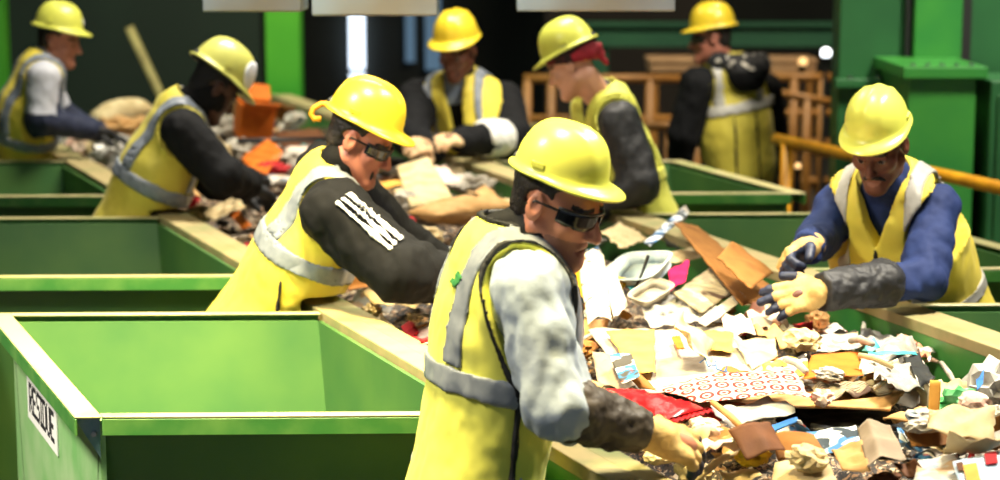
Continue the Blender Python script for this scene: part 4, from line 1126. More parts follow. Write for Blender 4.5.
# fifth worker, far side, facing the camera
J = dict(pelvis=gp(494, 9.25, 1.02), chest=aty(468, 124, 9.22), neck=aty(460, 80, 9.22), head=aty(457, 50, 9.12),
         shR=aty(420, 98, 9.18), shL=aty(504, 100, 9.32), elR=aty(410, 138, 8.98), wrR=aty(434, 150, 8.78), haR=aty(418, 144, 8.68),
         elL=aty(514, 136, 9.14), wrL=aty(462, 141, 8.84), haL=aty(438, 138, 8.72))
def sh5(c, T1, T2, pel, ch, nk, arms):
    m = np.zeros(len(c), np.int32); q = c - nk
    m[(q @ T2[1] > .02) & (np.abs(q @ T2[0]) < .05) & (q @ T2[2] > -.10)] = 1
    return m
M['shirt_pale'] = mat('pale_blue_undershirt', '#7d8aa0', 0.8)
build_person('worker facing the camera in a black jacket and open vest, beyond the far side bins', J, dict(
    side='R', facing=(-.30, -.95), look=(-.34, -.86, -.36), skin=M['skin_brown'], goatee=True, shirt=M['jacket_black'], shirt2=M['shirt_pale'], shirt_zone=sh5,
    vest=M['vest_gold'], hat=M['hat_gold'], vox=(.0065, .009), vest_vox=.009, sleeve=.032, hem=-.22, band=.10, armhole=.105, vneck=.46, vslope=.10, vert_x=.108, tape_w=.017, hat_tilt=.14, tape=M['tape'], s=1.08, glove_vox=.006,
    cuffL=(.28, .60, .078, .074, M['white_cuff'], 'armband'),
    gloveR=((.3, -.6, .7), (.5, .5, .5, .5, .4), [M['glove_pale']], 1), gloveL=((-.3, -.6, .7), (.5, .5, .5, .5, .4), [M['glove_pale']], 1)))

# sixth worker: red bandana under the hat
J = dict(pelvis=gp(642, 7.56, .98), chest=aty(616, 158, 7.56), neck=aty(602, 98, 7.54), head=aty(573, 64, 7.50),
         shL=aty(620, 122, 7.36), elL=aty(640, 185, 7.28), wrL=aty(596, 214, 7.28), haL=aty(570, 222, 7.30),
         elR=aty(590, 180, 7.72), wrR=aty(560, 205, 7.64), haR=aty(540, 212, 7.60))
w6, c6 = build_person('worker with a red and black bandana under the hard hat', J, dict(
    side='R', facing=(-.93, -.25), look=(-.80, .30, -.42), roll=0.05, skin=M['skin_pale'], shirt=M['jacket_charcoal'], vest=M['vest_lime'], hat=M['hat_lime'], vox=(.0055, .008), vest_vox=.008,
    sleeve=.028, hem=-.2, band=.16, tape=M['vest_lime'], armhole=.10, collar=-.0, hair=M['hair_dark'], hair_low=.02, glove_vox=.006, patch=(.9, .62, .13, .10, M['sticker_dark']),
    gloveR=((0, 0, 1), (.4, .4, .4, .4, .3), [M['glove_black']], 1), gloveL=((0, 0, 1), (.4, .4, .4, .4, .3), [M['glove_black']], 1)))
HPf, H6, hd6, E6 = c6['HP'], c6['H'], c6['hd'], c6['hs']
Fb = Field(*[axis(hd6[i] - .16, hd6[i] + .16, .0055) for i in range(3)])
Fb.ell(HPf((0, -.012, .030)), tuple(q * E6 for q in (.090, .112, .090)), H6, 0)
def bcut(X, Y, Z):
    b = ((X - hd6[0]) * H6[1][0] + (Y - hd6[1]) * H6[1][1] + (Z - hd6[2]) * H6[1][2]) / E6
    c = ((X - hd6[0]) * H6[2][0] + (Y - hd6[1]) * H6[2][1] + (Z - hd6[2]) * H6[2][2]) / E6
    return np.maximum(-(c + .020 - .32 * (b + .09)), c - .09) * E6
Fb.carve(bcut); Fb.cone(HPf((.01, -.115, -.002)), HPf((.0, -.125, .02)), .022, .018, .012)
Fb.cone(HPf((.0, -.118, .0)), HPf((.012, -.125, -.06)), .014, .008, .01)
M['bandana_red'] = mat('red_bandana_cloth', '#a51f30', .8, '#7d1826', 14, 2)
def bz6(c):
    q = (c - hd6) / E6; return ((q @ H6[1] < -.035) & (q @ H6[2] < .045) & (q @ H6[2] + .15 * (q @ H6[1]) < .03)).astype(np.int32)
field_obj(Fb, 'bandana', [M['bandana'], M['bandana_red']], w6, c6['org'], bz6, noise=[(.004, (20, 20, 60), 31)])

# seventh worker, standing back to the camera
J = dict(pelvis=gp(736, 10.1, 1.02), chest=aty(733, 122, 10.1), neck=aty(730, 64, 10.1), head=aty(712, 38, 10.06),
         shL=aty(698, 84, 10.0), shR=aty(764, 88, 10.2), elL=aty(684, 134, 10.02), wrL=aty(678, 172, 10.15), haL=aty(676, 190, 10.2),
         elR=aty(772, 136, 10.28), wrR=aty(768, 176, 10.42), haR=aty(766, 194, 10.46))
w7, c7 = build_person('worker standing with back to the camera and a black hood over the vest', J, dict(
    side='R', facing=(-.30, .95), look=(-.97, .05, -.12), skin=M['skin_red'], shirt=M['jacket_black'], vest=M['vest_dull'], hat=M['hat_gold'], vox=(.007, .0095), vest_vox=.0095,
    sleeve=.034, hem=-.24, band=.18, tape=M['tape_pale'], vert_x=.115, armhole=.10, glasses=True, glove_vox=.007, s=1.04, tape_w=.028,
    vest_lines=((lambda rx, fy, hz: np.maximum(np.maximum(np.abs(np.abs(rx) - .06) - .006, fy), hz - .14)),),
    gloveR=((1, 0, 0), (.3, .3, .3, .3, .3), [M['glove_black']], 1), gloveL=((-1, 0, 0), (.3, .3, .3, .3, .3), [M['glove_black']], 1)))
T7, n7 = c7['T2'], c7['nk']
Fh = Field(*[axis(n7[i] - .28, n7[i] + .24, .0085) for i in range(3)])
Fh.ell(n7 - T7[1] * .125 + T7[0] * .04 - T7[2] * .055, (.105, .055, .085), T7, 0)
Fh.cone(n7 - T7[1] * .07 - T7[0] * .10 + T7[2] * .02, n7 - T7[1] * .10 + T7[0] * .12 + T7[2] * .0, .045, .05, .04)
M['hood_print'] = mat('black_hood_with_pale_print', '#1b1c20', 0.75, '#d4cdc0', 26, 1.5, 0.56, 0.60)
def hz7(c):
    q = c - n7; return ((q @ T7[2] > -.03)).astype(np.int32)
field_obj(Fh, 'hood', [M['jacket_black'], M['hood_print']], w7, c7['org'], hz7, noise=[(.008, 18, 41)])

# eighth worker: blue sweatshirt, right side
J = dict(pelvis=gp(926, 5.80, .97), chest=aty(898, 250, 5.74), neck=aty(888, 190, 5.66), head=aty(879, 144, 5.55),
         shR=aty(842, 206, 5.74), shL=aty(936, 211, 5.60), elR=aty(818, 238, 5.66), wrR=aty(808, 248, 5.44), haR=aty(784, 260, 5.38),
         elL=aty(922, 278, 5.42), wrL=aty(824, 291, 5.24), haL=aty(776, 300, 5.20))
w8, c8 = build_person('worker with a moustache in a blue sweatshirt, right of the belt', J, dict(
    side='R', vest_g=.02, facing=(-.52, -.85), hat_s=.93, hat_tilt=.07, look=(-.42, -.78, -.50), skin=M['skin_brown'], moustache=True, shirt=M['sweat_blue'], vest=M['vest_gold'], hat=M['hat_lime'], vox=(.004, .0062), vest_vox=.0056,
    sleeve=.015, sleeve_to=(.6, .62), hem=-.17, band=.06, tape=M['tape_pale'], vert_x=.105, armhole=.098, collar=.04, vneck=.11, vslope=.34, zip=True, fold=.009, tape_w=.021, glove_vox=.0038, glove_s=(1.05, 1.06),
    cuffR=(.4, .96, .052, .046, M['sweat_blue'], 'sleeve_cuff'), cuffL=(.42, 1.0, .066, .052, M['cuff_black'], 'gauntlet'),
    gloveR=((.3, .75, .5), (1.0, 1.0, 1.0, 1.0, .9), [M['glove_cream'], M['glove_navy']], 1), gloveL=((-.1, -.85, .5), (.35, .3, .35, .4, .1), [M['glove_cream'], M['glove_navy']], 1.4),
    vest_lines=((lambda rx, fy, hz: np.maximum(np.maximum(np.abs(hz - .19) - .0055, -fy), np.abs(rx) - .13)),)))
# ------------------------------------------------------------------ the waste on the belt
def paper(n, a, b=None, r=.75, **k): return mat(n, a, r, b or a, k.pop('scale', 14), 3, .4, .65, bump=.12, bscale=50, spec=.3, **k)
M['w_white'] = paper('white_paper', '#bab4a7', '#989082'); M['w_cream'] = paper('cream_paper', '#cfbc92', '#b39c70')
M['w_tan'] = paper('tan_kraft_paper', '#c39a66', '#b08650'); M['w_brown'] = paper('brown_cardboard', '#94642f', '#835628')
M['w_dbrown'] = paper('dark_brown_cardboard', '#6b4226', '#59361f'); M['w_orange'] = paper('orange_card', '#cf6c1c', '#c26016')
M['w_ochre'] = paper('ochre_paper', '#e2a850', '#d69a42'); M['w_taupe'] = paper('taupe_paper', '#9b8b78', '#8a7a68')
M['w_grey'] = paper('grey_paper', '#b9b8b4', '#a4a29c'); M['w_pink'] = paper('pale_pink_paper', '#e3b9a6', '#e8dccb')
M['w_magenta'] = paper('magenta_paper', '#cf1d62', '#b81553'); M['w_red'] = mat('glossy_red_film', '#b3141c', .28, '#9c1018', 8, 3, bump=.3, bscale=22)
M['w_redpaper'] = paper('red_paper', '#b8242a', '#9e1c22'); M['w_blue'] = paper('blue_card', '#2b5fa8', '#3a78c0'); M['w_teal'] = paper('turquoise_wrap', '#3fa3a8', '#7cc6c4')
M['w_green'] = mat('green_film', '#3f9a55', .35, '#8fd0a0', 16, 3, .4, .6, bump=.3, bscale=30); M['w_dgreen'] = mat('dark_green_film', '#14482c', .35, '#1d6038', 12, 3, bump=.2)
M['w_yellow'] = paper('yellow_wrapper', '#e0b82a', '#c79a1e'); M['w_black'] = mat('black_film', '#121214', .5, '#1e1e20', 12, 3, bump=.2, bscale=30)
M['w_clear'] = mat('pale_blue_clear_plastic', '#b5c8d2', .15, '#d2dde2', 16, 3, spec=.6, bump=.15)
M['w_film'] = mat('white_plastic_film', '#c4c1ba', .3, '#a5a19a', 10, 3, bump=.35, bscale=26)
M['w_pale_blue'] = paper('pale_blue_page', '#a9c3da', '#d5e2ec')
def printed(n, base, inks, scale=9.0, lo=.54, hi=.57):
    """paper with blotches of printed colour"""
    m = mat(n, base, .6, bump=.1, bscale=40); nt = m.node_tree; b = nt.nodes['Principled BSDF']
    tc = nt.nodes.new('ShaderNodeTexCoord'); prev = None
    for k, ink in enumerate(inks):
        nz = nt.nodes.new('ShaderNodeTexNoise'); nz.inputs['Scale'].default_value = scale * (1 + .3 * k); nz.inputs['Detail'].default_value = 2
        mp = nt.nodes.new('ShaderNodeMapping'); mp.inputs['Location'].default_value = (3.1 * k + 1, 7.7 * k, 1.3 * k)
        nt.links.new(tc.outputs['Object'], mp.inputs[0]); nt.links.new(mp.outputs[0], nz.inputs['Vector'])
        r = nt.nodes.new('ShaderNodeValToRGB'); r.color_ramp.elements[0].position = lo; r.color_ramp.elements[1].position = hi
        nt.links.new(nz.outputs['Fac'], r.inputs['Fac'])
        mx = nt.nodes.new('ShaderNodeMixRGB'); mx.inputs[2].default_value = srgb(ink)
        if prev is None: mx.inputs[1].default_value = srgb(base)
        else: nt.links.new(prev, mx.inputs[1])
        nt.links.new(r.outputs['Color'], mx.inputs[0]); prev = mx.outputs[0]
    nt.links.new(prev, b.inputs['Base Color']); return m
M['p_pale'] = printed('faintly_printed_sheet', '#c6c0b3', ['#a8a196', '#c2a07c', '#8b98a4'], 16, .55, .60)
M['p_mag'] = printed('magazine_page', '#e8e2d6', ['#c24a3a', '#2f6ea0', '#3d3a34'], 11)
M['p_warm'] = printed('warm_printed_page', '#ecdcc4', ['#c98a58', '#7a4a32'], 10)
M['p_blue'] = printed('blue_printed_page', '#e2e6e8', ['#3f78b0', '#26343f'], 13)
M['p_red'] = printed('red_printed_page', '#eee6dc', ['#c8323a', '#d98a66'], 15)
def newsprint(n, base, ink, sc=70.0, rot=0.0, pics=.62):
    m = mat(n, base, .8, bump=.08); nt = m.node_tree; b = nt.nodes['Principled BSDF']
    tc = nt.nodes.new('ShaderNodeTexCoord'); mp = nt.nodes.new('ShaderNodeMapping'); mp.inputs['Rotation'].default_value = (0, 0, rot)
    nt.links.new(tc.outputs['Object'], mp.inputs[0])
    wv = nt.nodes.new('ShaderNodeTexWave'); wv.inputs['Scale'].default_value = sc; wv.inputs['Distortion'].default_value = .6; wv.bands_direction = 'Y'
    nz = nt.nodes.new('ShaderNodeTexNoise'); nz.inputs['Scale'].default_value = 26; nz.inputs['Detail'].default_value = 1
    pz = nt.nodes.new('ShaderNodeTexNoise'); pz.inputs['Scale'].default_value = 7; pz.inputs['Detail'].default_value = 3
    for q in (wv, nz, pz): nt.links.new(mp.outputs[0], q.inputs['Vector'])
    def ramp(src, lo, hi):
        r = nt.nodes.new('ShaderNodeValToRGB'); r.color_ramp.elements[0].position = lo; r.color_ramp.elements[1].position = hi; nt.links.new(src, r.inputs['Fac']); return r.outputs['Color']
    mul = nt.nodes.new('ShaderNodeMixRGB'); mul.blend_type = 'MULTIPLY'; mul.inputs[0].default_value = 1
    nt.links.new(ramp(wv.outputs['Fac'], .45, .6), mul.inputs[1]); nt.links.new(ramp(nz.outputs['Fac'], .42, .5), mul.inputs[2])
    mx = nt.nodes.new('ShaderNodeMixRGB'); mx.inputs[1].default_value = srgb(base); c = srgb(ink); bs = srgb(base)
    mx.inputs[2].default_value = tuple(0.8 * p + .2 * q for p, q in zip(c, bs)); nt.links.new(mul.outputs[0], mx.inputs[0])
    mx2 = nt.nodes.new('ShaderNodeMixRGB'); mx2.inputs[2].default_value = c
    nt.links.new(ramp(pz.outputs['Fac'], pics, pics + .04), mx2.inputs[0]); nt.links.new(mx.outputs[0], mx2.inputs[1])
    nt.links.new(mx2.outputs[0], b.inputs['Base Color']); return m
M['n_grey'] = newsprint('newsprint', '#b0aa9e', '#34302b', 70, .5); M['n_tan'] = newsprint('tan_newsprint', '#a39679', '#432c1f', 60, -.3, .58)
M['n_white'] = newsprint('white_newsprint', '#b4afa4', '#3a3a3e', 80, .9, .64)
def rings_mat():
    m = mat('white_film_with_red_rings', '#eee8e0', .4, bump=.2, bscale=30); nt = m.node_tree; b = nt.nodes['Principled BSDF']
    tc = nt.nodes.new('ShaderNodeTexCoord'); vo = nt.nodes.new('ShaderNodeTexVoronoi'); vo.voronoi_dimensions = '2D'
    vo.inputs['Scale'].default_value = 26; vo.inputs['Randomness'].default_value = 0.05
    nt.links.new(tc.outputs['Object'], vo.inputs['Vector'])
    r = nt.nodes.new('ShaderNodeValToRGB'); r.color_ramp.interpolation = 'CONSTANT'; e = r.color_ramp.elements
    red, wh = srgb('#a3231b'), srgb('#c9c1b6'); e[0].position = 0; e[0].color = red; e[1].position = .13; e[1].color = wh
    for p, c in ((.25, red), (.43, wh)):
        q = e.new(p); q.color = c
    nt.links.new(vo.outputs['Distance'], r.inputs['Fac'])
    sp = nt.nodes.new('ShaderNodeSeparateXYZ'); nt.links.new(tc.outputs['Object'], sp.inputs[0])
    nt.links.new(r.outputs['Color'], b.inputs['Base Color']); return m
M['w_rings'] = rings_mat()

rng = random.Random(77)
def mound(x, y):
    a, b = left_edge(y).x + RAILW, right_edge(y).x - RAILW; u = min(1, max(0, (x - a) / (b - a)))
    prof = (math.sin(math.pi * min(1, max(0, .06 + .88 * u)))) ** .55
    return BELT + .015 + .155 * prof
def on_pile(px, py, dz=0.0):
    z = 1.0
    for _ in range(8):
        p = at(px, py, z); z = mound(p.x, p.y) + dz
    return at(px, py, z)
def keep_in(p, m=.02):
    if p.z < RIM + .03:
        a, b = left_edge(p.y).x + RAILW + m, right_edge(p.y).x - RAILW - m
        p.x = min(max(p.x, a), b)
    return p
def q_(c):
    """corner: (px, py) on the pile, (px, py, z above the pile)"""
    return keep_in(on_pile(c[0], c[1], c[2] if len(c) > 2 else 0.01))

seed_ = [0]
def sheet_mesh(P4, m, crumple=.006, freq=14, curl=0.0, thick=.0012, n=16, jag=.012, fold=None, mi=0):
    """P4: corners in order around; a creased sheet with real thickness"""
    seed_[0] += 1; sd = seed_[0]; P = np.array([V3(p) for p in P4]); u, v = np.meshgrid(np.linspace(0, 1, n + 1), np.linspace(0, 1, n + 1), indexing='ij')
    nzs = lambda t, k: vnoise(np.stack([t * 7, t * 0 + k, t * 0 + sd], 1), sd) * jag + vnoise(np.stack([t * 23, t * 0 + k, t * 0 + sd], 1), sd) * jag * .5
    uf, vf = u.ravel(), v.ravel()
    e = 1 - 2 * np.abs(uf - .5); f = 1 - 2 * np.abs(vf - .5)
    uu = uf + np.where(f >= 0, (1 - e) ** 4 * nzs(vf, 1.5) * np.sign(uf - .5), 0); vv = vf + (1 - f) ** 4 * nzs(uf, 4.5) * np.sign(vf - .5)
    pt = (P[0] * ((1 - uu) * (1 - vv))[:, None] + P[1] * (uu * (1 - vv))[:, None] + P[2] * (uu * vv)[:, None] + P[3] * ((1 - uu) * vv)[:, None])
    nr = np.cross(P[1] - P[0] + P[2] - P[3], P[3] - P[0] + P[2] - P[1]); nr = nr / (np.linalg.norm(nr) + 1e-9)
    if nr[2] < 0 and abs(nr[2]) > .05: nr = -nr
    rg = np.random.RandomState(sd + 500); ax1 = (P[1] - P[0]) / (np.linalg.norm(P[1] - P[0]) + 1e-9); ax2 = np.cross(nr, ax1)
    q2 = np.stack([(pt - P[0]) @ ax1, (pt - P[0]) @ ax2], 1); h = 0
    for k in range(5):                                        # sharp creases: sums of straight folds in random directions
        an = rg.uniform(0, math.pi); fq = freq * rg.uniform(.35, 1.6); t = q2 @ np.array((math.cos(an), math.sin(an))) * fq + rg.uniform(0, 9)
        h = h + (np.abs((t % 1.0) - .5) * 4 - 1) * rg.uniform(.3, .8)
    h = h * .8 + .5 * vnoise(pt * freq * 2.0 + 5, sd + 9)
    d = crumple * h + curl * (4 * uf * (1 - uf))
    if fold: d = d + fold[1] * np.maximum(0, 1 - np.abs(uf - fold[0]) / .5)
    pt = pt + nr[None, :] * d[:, None]; N = (n + 1) ** 2
    ctr = pt.mean(0); vts = np.concatenate([pt, pt - nr * thick]) - ctr
    I = np.arange(N).reshape(n + 1, n + 1); a, b, c, dd = I[:-1, :-1].ravel(), I[1:, :-1].ravel(), I[1:, 1:].ravel(), I[:-1, 1:].ravel()
    up = np.stack([a, b, c, dd], 1); fc = [up, up[:, ::-1] + N]
    per = np.concatenate([I[:-1, 0], I[-1, :-1], I[:0:-1, -1], I[0, :0:-1]])
    p2 = np.roll(per, -1); fc.append(np.stack([per, per + N, p2 + N, p2], 1))
    return vts, np.concatenate(fc), ctr
used_labels = {}; last_put = [None]; settle = [False]
from mathutils.bvhtree import BVHTree
placed = []
def world_tree(o):
    T = Matrix.LocRotScale(o.location, o.rotation_euler, None); vs = [T @ v.co for v in o.data.vertices]
    lo = [min(v[i] for v in vs) for i in range(3)]; hi = [max(v[i] for v in vs) for i in range(3)]
    return lo, hi, BVHTree.FromPolygons(vs, [tuple(p.vertices) for p in o.data.polygons])
def clash(a):
    return any(all(a[0][i] < b[1][i] and b[0][i] < a[1][i] for i in range(3)) and a[2].overlap(b[2]) for b in placed)
def put(o, label, cat, group=None):
    used_labels.setdefault(label, []).append(o); tag(o, label, cat, group); last_put[0] = o
    if o.type == 'MESH' and not settle[0]: placed.append(world_tree(o))
    return o
def quad(name, label, cat, corners, m, parent=None, group=None, world=None, **k):
    P4 = world or [q_(c) for c in corners]; vts, fcs, ctr = sheet_mesh(P4, m, **k)
    o = mesh_obj(name, vts.astype(np.float32), fcs.astype(np.int32), m, parent, False)
    o.location = Vector(ctr) - (parent.location if parent is not None else Vector())
    if parent is None: put(o, label, cat, group)
    return o
def ball_mesh(r, sq=(1, 1, .75), rough=.35, freq=2.2, sub=3):
    seed_[0] += 1; bm = bmesh.new(); bmesh.ops.create_icosphere(bm, subdivisions=sub, radius=1.0)
    v = np.array([p.co[:] for p in bm.verts], np.float32)
    q = v * freq + seed_[0] * 3.3; h = 1 - np.abs(fnoise(q, seed_[0], 3)) * 1.8
    w = v * (1 + rough * (h - .4))[:, None] * np.array(sq, np.float32) * r
    for p, c in zip(bm.verts, w): p.co = c
    me = bpy.data.meshes.new('crumple'); bm.to_mesh(me); bm.free(); return me
def ball(name, label, cat, px, py, r, m, dz=.02, sq=(1, 1, .75), rough=.4, freq=2.0, rz=0.0, group=None, sub=3, flat=True):
    me = ball_mesh(r, sq, rough, freq, sub); me.name = name; me.materials.append(m)
    if not flat: me.polygons.foreach_set('use_smooth', np.ones(len(me.polygons), bool))
    o = link(bpy.data.objects.new(name, me)); o.location = on_pile(px, py, dz); o.rotation_euler = (0, 0, rz); put(o, label, cat, group); return o

# the loose litter under everything: nobody could count it
def litter():
    ys = np.linspace(3.1, 12.2, 420); us = np.linspace(0.012, 0.988, 90); vts = []
    for y in ys:
        a, b = left_edge(y) + CR * RAILW, right_edge(y) - CR * RAILW
        for u in us:
            p = a.lerp(b, float(u)); vts.append((p.x, p.y, mound(p.x, p.y) - .062))
    v = np.array(vts, np.float32); h = fnoise(v * np.array((13, 13, 0)), 5, 3); r = 1 - np.abs(fnoise(v * np.array((31, 31, 0)), 9, 2)) * 2
    v[:, 2] += (.022 * h + .012 * r).astype(np.float32); v[:, 2] = np.maximum(v[:, 2], BELT + .004)
    n = len(us); I = np.arange(len(v)).reshape(len(ys), n)
    f = np.stack([I[:-1, :-1].ravel(), I[:-1, 1:].ravel(), I[1:, 1:].ravel(), I[1:, :-1].ravel()], 1)
    m = printed('mixed_litter', '#3b2e24', ['#b7a58a', '#1d1713', '#8a6846', '#161210'], 46, .54, .58)
    o = mesh_obj('waste_litter', v, f.astype(np.int32), m, None, False); tag(o, 'loose shredded litter filling the belt beneath the larger scraps', 'litter', kind='stuff'); placed.append(world_tree(o))
litter()

# ---- the front right part of the pile
wb = quad('paper_board', 'large white board with ochre patches and a blue scribble, right of the front worker', 'board', [(588, 330, .05), (728, 327, .05), (778, 372, .05), (640, 394, .04)], M['w_white'], crumple=.004, freq=6, thick=.004, n=18)
sc = MB(); pts = [at(700 + 3.2 * k + 3 * math.sin(k * 1.9), 358 + 1.5 * k + 4.5 * math.cos(k * 1.9), BELT + .232) for k in range(14)]
sc.tube([p - wb.location for p in pts], .0016, 6).build('scribble', M['w_blue'], wb)
quad('paper_scrap', 'ochre torn paper lying on the left of the large white board', 'paper', [(606, 331, .062), (654, 329, .062), (655, 372, .062), (634, 374, .062)], M['w_ochre'], crumple=.004, freq=10, n=14, jag=.04)
quad('paper_scrap', 'square ochre patch on the right end of the large white board', 'paper', [(700, 331, .060), (732, 331, .060), (733, 351, .060), (705, 351, .060)], M['w_ochre'], crumple=.003, n=10, jag=.05)
quad('paper_scrap', 'tiny orange patch in the middle of the large white board', 'paper', [(671, 337, .062), (680, 336, .062), (685, 349, .062), (677, 349, .062)], M['w_orange'], crumple=.003, n=8, jag=.06)
quad('paper_scrap', 'taupe paper flap tucked beside the chest of the front worker', 'paper', [(592, 352, .07), (628, 356, .07), (636, 388, .05), (598, 384, .05)], M['w_taupe'], crumple=.006, n=12)
quad('wrapper', 'white wrapper with small coloured marks above the red bag', 'wrapper', [(610, 358, .085), (632, 354, .09), (640, 377, .085), (622, 384, .08)], M['p_mag'], crumple=.005, n=10)
quad('cardboard_piece', 'curled orange corner of cardboard above the red bag', 'cardboard', [(628, 377, .07), (640, 373, .08), (657, 391, .06), (640, 389, .05)], M['w_brown'], crumple=.003, curl=.01, thick=.004, n=10)
def pillow(name, label, cat, c0, c1, w, th, m, marks=None, n=26, crimp=True, group=None):
    a, b = q_(c0), q_(c1); d = b - a; L = d.length; d.normalize(); up = Vector((0, 0, 1)); s = up.cross(d).normalized(); up = d.cross(s); ctr = (a + b) / 2
    seed_[0] += 1; rows = []; K = 20
    for i in range(n + 1):
        t = i / n; e = math.sin(math.pi * t) ** .45 if 0 < t < 1 else 0.0; ww = w * (1.06 - .10 * e)
        for k in range(K):
            an = TAU * k / K; rows.append(a - ctr + d * (L * t) + s * (ww / 2 * math.cos(an)) + up * (max(.0015, th / 2 * e * (1 - .35 * abs(math.cos(an)) ** 3)) * math.sin(an)))
    v = np.array([p[:] for p in rows], np.float32); r = 1 - np.abs(fnoise(v * np.array((34, 34, 34)) + seed_[0], seed_[0], 2)) * 2
    up_ = np.array(up[:], np.float32); v += (np.sign((v @ up_))[:, None] * up_[None, :] * (.006 * r)[:, None]).astype(np.float32)
    I = np.arange((n + 1) * K).reshape(n + 1, K); f = np.stack([I[:-1].ravel(), np.roll(I[:-1], -1, 1).ravel(), np.roll(I[1:], -1, 1).ravel(), I[1:].ravel()], 1)
    fl = [tuple(x) for x in f] + [tuple(I[0][::-1]), tuple(I[-1])]
    o = mesh_obj(name, v, fl, m, None, True); o.location = ctr; put(o, label, cat, group)
    if crimp:
        for t, sg in ((0, -1), (1, 1)):
            g = MB(); base = a - ctr + d * (L * t); nz = 15
            for k in range(nz):
                y0, y1 = -w * .53 + w * 1.06 * k / nz, -w * .53 + w * 1.06 * (k + 1) / nz; zz = .0022 if k % 2 else -.0022
                pp = [base + s * y0 + up * zz, base + s * y1 - up * zz, base + s * y1 - up * zz + d * sg * .018, base + s * y0 + up * zz + d * sg * .018]
                g.hexa([q - up * .0008 for q in pp] + [q + up * .0008 for q in pp])
            g.build('crimped_edge', m, o)
    return o, a, d, s, up, L, ctr
rb, ra_, rd, rs, ru, rL, rc = pillow('snack_bag', 'glossy red plastic bag lying beside the forearm of the front worker', 'bag', (590, 399, .085), (690, 415, .075), .125, .065, M['w_red'])
lt = MB()
for k in range(9):
    base = ra_ - rc + rd * (rL * (.25 + .055 * k)) - rs * .012 + ru * .0285
    lt.tube([base + rd * (.005 * math.cos(t)) + rs * ((.006 if k % 3 else .009) * math.sin(t)) for t in np.linspace(0, 5.2, 9)], .0008, 5)
M['w_gold'] = mat('faded_gold_print', '#d9a58c', .4); lt.build('printed_lettering', M['w_gold'], rb)
quad('long_board', 'long cream board with a brown edge lying over the dark gap', 'board', [(700, 392, .035), (905, 390, .045), (890, 409, .045), (720, 403, .035)], M['w_tan'], crumple=.002, freq=5, thick=.006, n=14, jag=.01)
quad('plastic_film', 'white plastic sleeve printed with red rings, behind the red bag', 'packaging', [(655, 388, .085), (792, 371, .09), (812, 397, .085), (700, 402, .08)], M['w_rings'], crumple=.006, freq=9, curl=.012, n=22)
quad('plastic_film', 'black plastic sheet in the dark gap under the long board', 'plastic sheet', [(742, 405, .01), (900, 408, .01), (905, 430, .0), (760, 428, .0)], M['w_black'], crumple=.006, n=12)  # black sheet put in for the shade of the gap
quad('cardboard_piece', 'reddish brown flap sticking out at the right end of the red bag', 'cardboard', [(690, 401, .05), (762, 403, .045), (765, 413, .035), (700, 409, .04)], M['w_dbrown'], crumple=.003, thick=.003, n=10)
quad('wrapper', 'narrow red wrapper right of the red bag', 'wrapper', [(702, 414, .03), (745, 412, .03), (746, 419, .025), (712, 423, .02)], M['w_redpaper'], crumple=.006, n=10)
quad('paper_strip', 'pleated tan paper strip right of the cream glove', 'paper', [(690, 438, .05), (768, 426, .05), (776, 438, .04), (700, 452, .04)], M['w_tan'], crumple=.009, freq=20, n=18)
ball('crumpled_paper', 'white crumpled tissue right of the red bag', 'paper', 760, 422, .026, M['w_white'], .03, (1.3, .8, .6))
bk = quad('brochure', 'blue folded brochure standing as a little tent behind the orange brown card', 'brochure', [(766, 430, .02), (800, 420, .065), (812, 433, .02), (780, 438, .02)], M['p_mag'], crumple=.003, thick=.003, fold=(.5, .02), n=10)
quad('brochure_cover', 'bright blue card edge beside the tent shaped brochure', 'card', [(766, 426, .045), (797, 417, .065), (799, 421, .06), (771, 431, .04)], M['w_blue'], crumple=.002, thick=.003, n=8)
quad('cardboard_piece', 'folded orange brown card right of the cream glove', 'cardboard', [(771, 435, .06), (814, 435, .07), (828, 456, .05), (778, 461, .045)], M['w_brown'], crumple=.002, thick=.004, curl=.012, n=12)
quad('box_panel', 'cream box panel at the bottom edge below the orange brown card', 'board', [(775, 461, .05), (826, 457, .055), (838, 482, .05), (770, 486, .04)], M['w_cream'], crumple=.003, thick=.005, n=10)
quad('magazine', 'open magazine with blue and yellow print right of the tent shaped brochure', 'magazine', [(806, 432, .04), (856, 424, .05), (862, 446, .04), (822, 455, .03)], M['p_blue'], crumple=.004, n=12)
quad('paper_sheet', 'folded taupe sheet near the bottom edge right of the magazine', 'paper', [(858, 432, .06), (890, 425, .08), (906, 458, .06), (868, 470, .05)], M['w_taupe'], crumple=.006, freq=9, n=14, fold=(.4, .02))
quad('paper_sheet', 'cream folded sheet in front of the folded taupe sheet', 'paper', [(830, 446, .05), (862, 440, .06), (870, 468, .05), (842, 470, .04)], M['w_tan'], crumple=.008, n=12)
quad('carton', 'small open dark brown carton near the bottom edge', 'carton', [(892, 462, .05), (915, 459, .06), (926, 472, .04), (906, 477, .03)], M['w_dbrown'], crumple=.003, thick=.006, fold=(.5, -.015), n=8)
quad('paper_sheet', 'bright white sheet with a blue edge at the bottom right', 'paper', [(918, 462, .05), (955, 450, .06), (972, 482, .05), (912, 488, .04)], M['p_pale'], crumple=.004, n=12)
mg = quad('magazine', 'pale blue magazine page with an orange picture and a red square, bottom right corner', 'magazine', [(952, 462, .07), (1003, 450, .08), (1008, 484, .07), (960, 486, .06)], M['w_pale_blue'], crumple=.002, thick=.002, n=10)
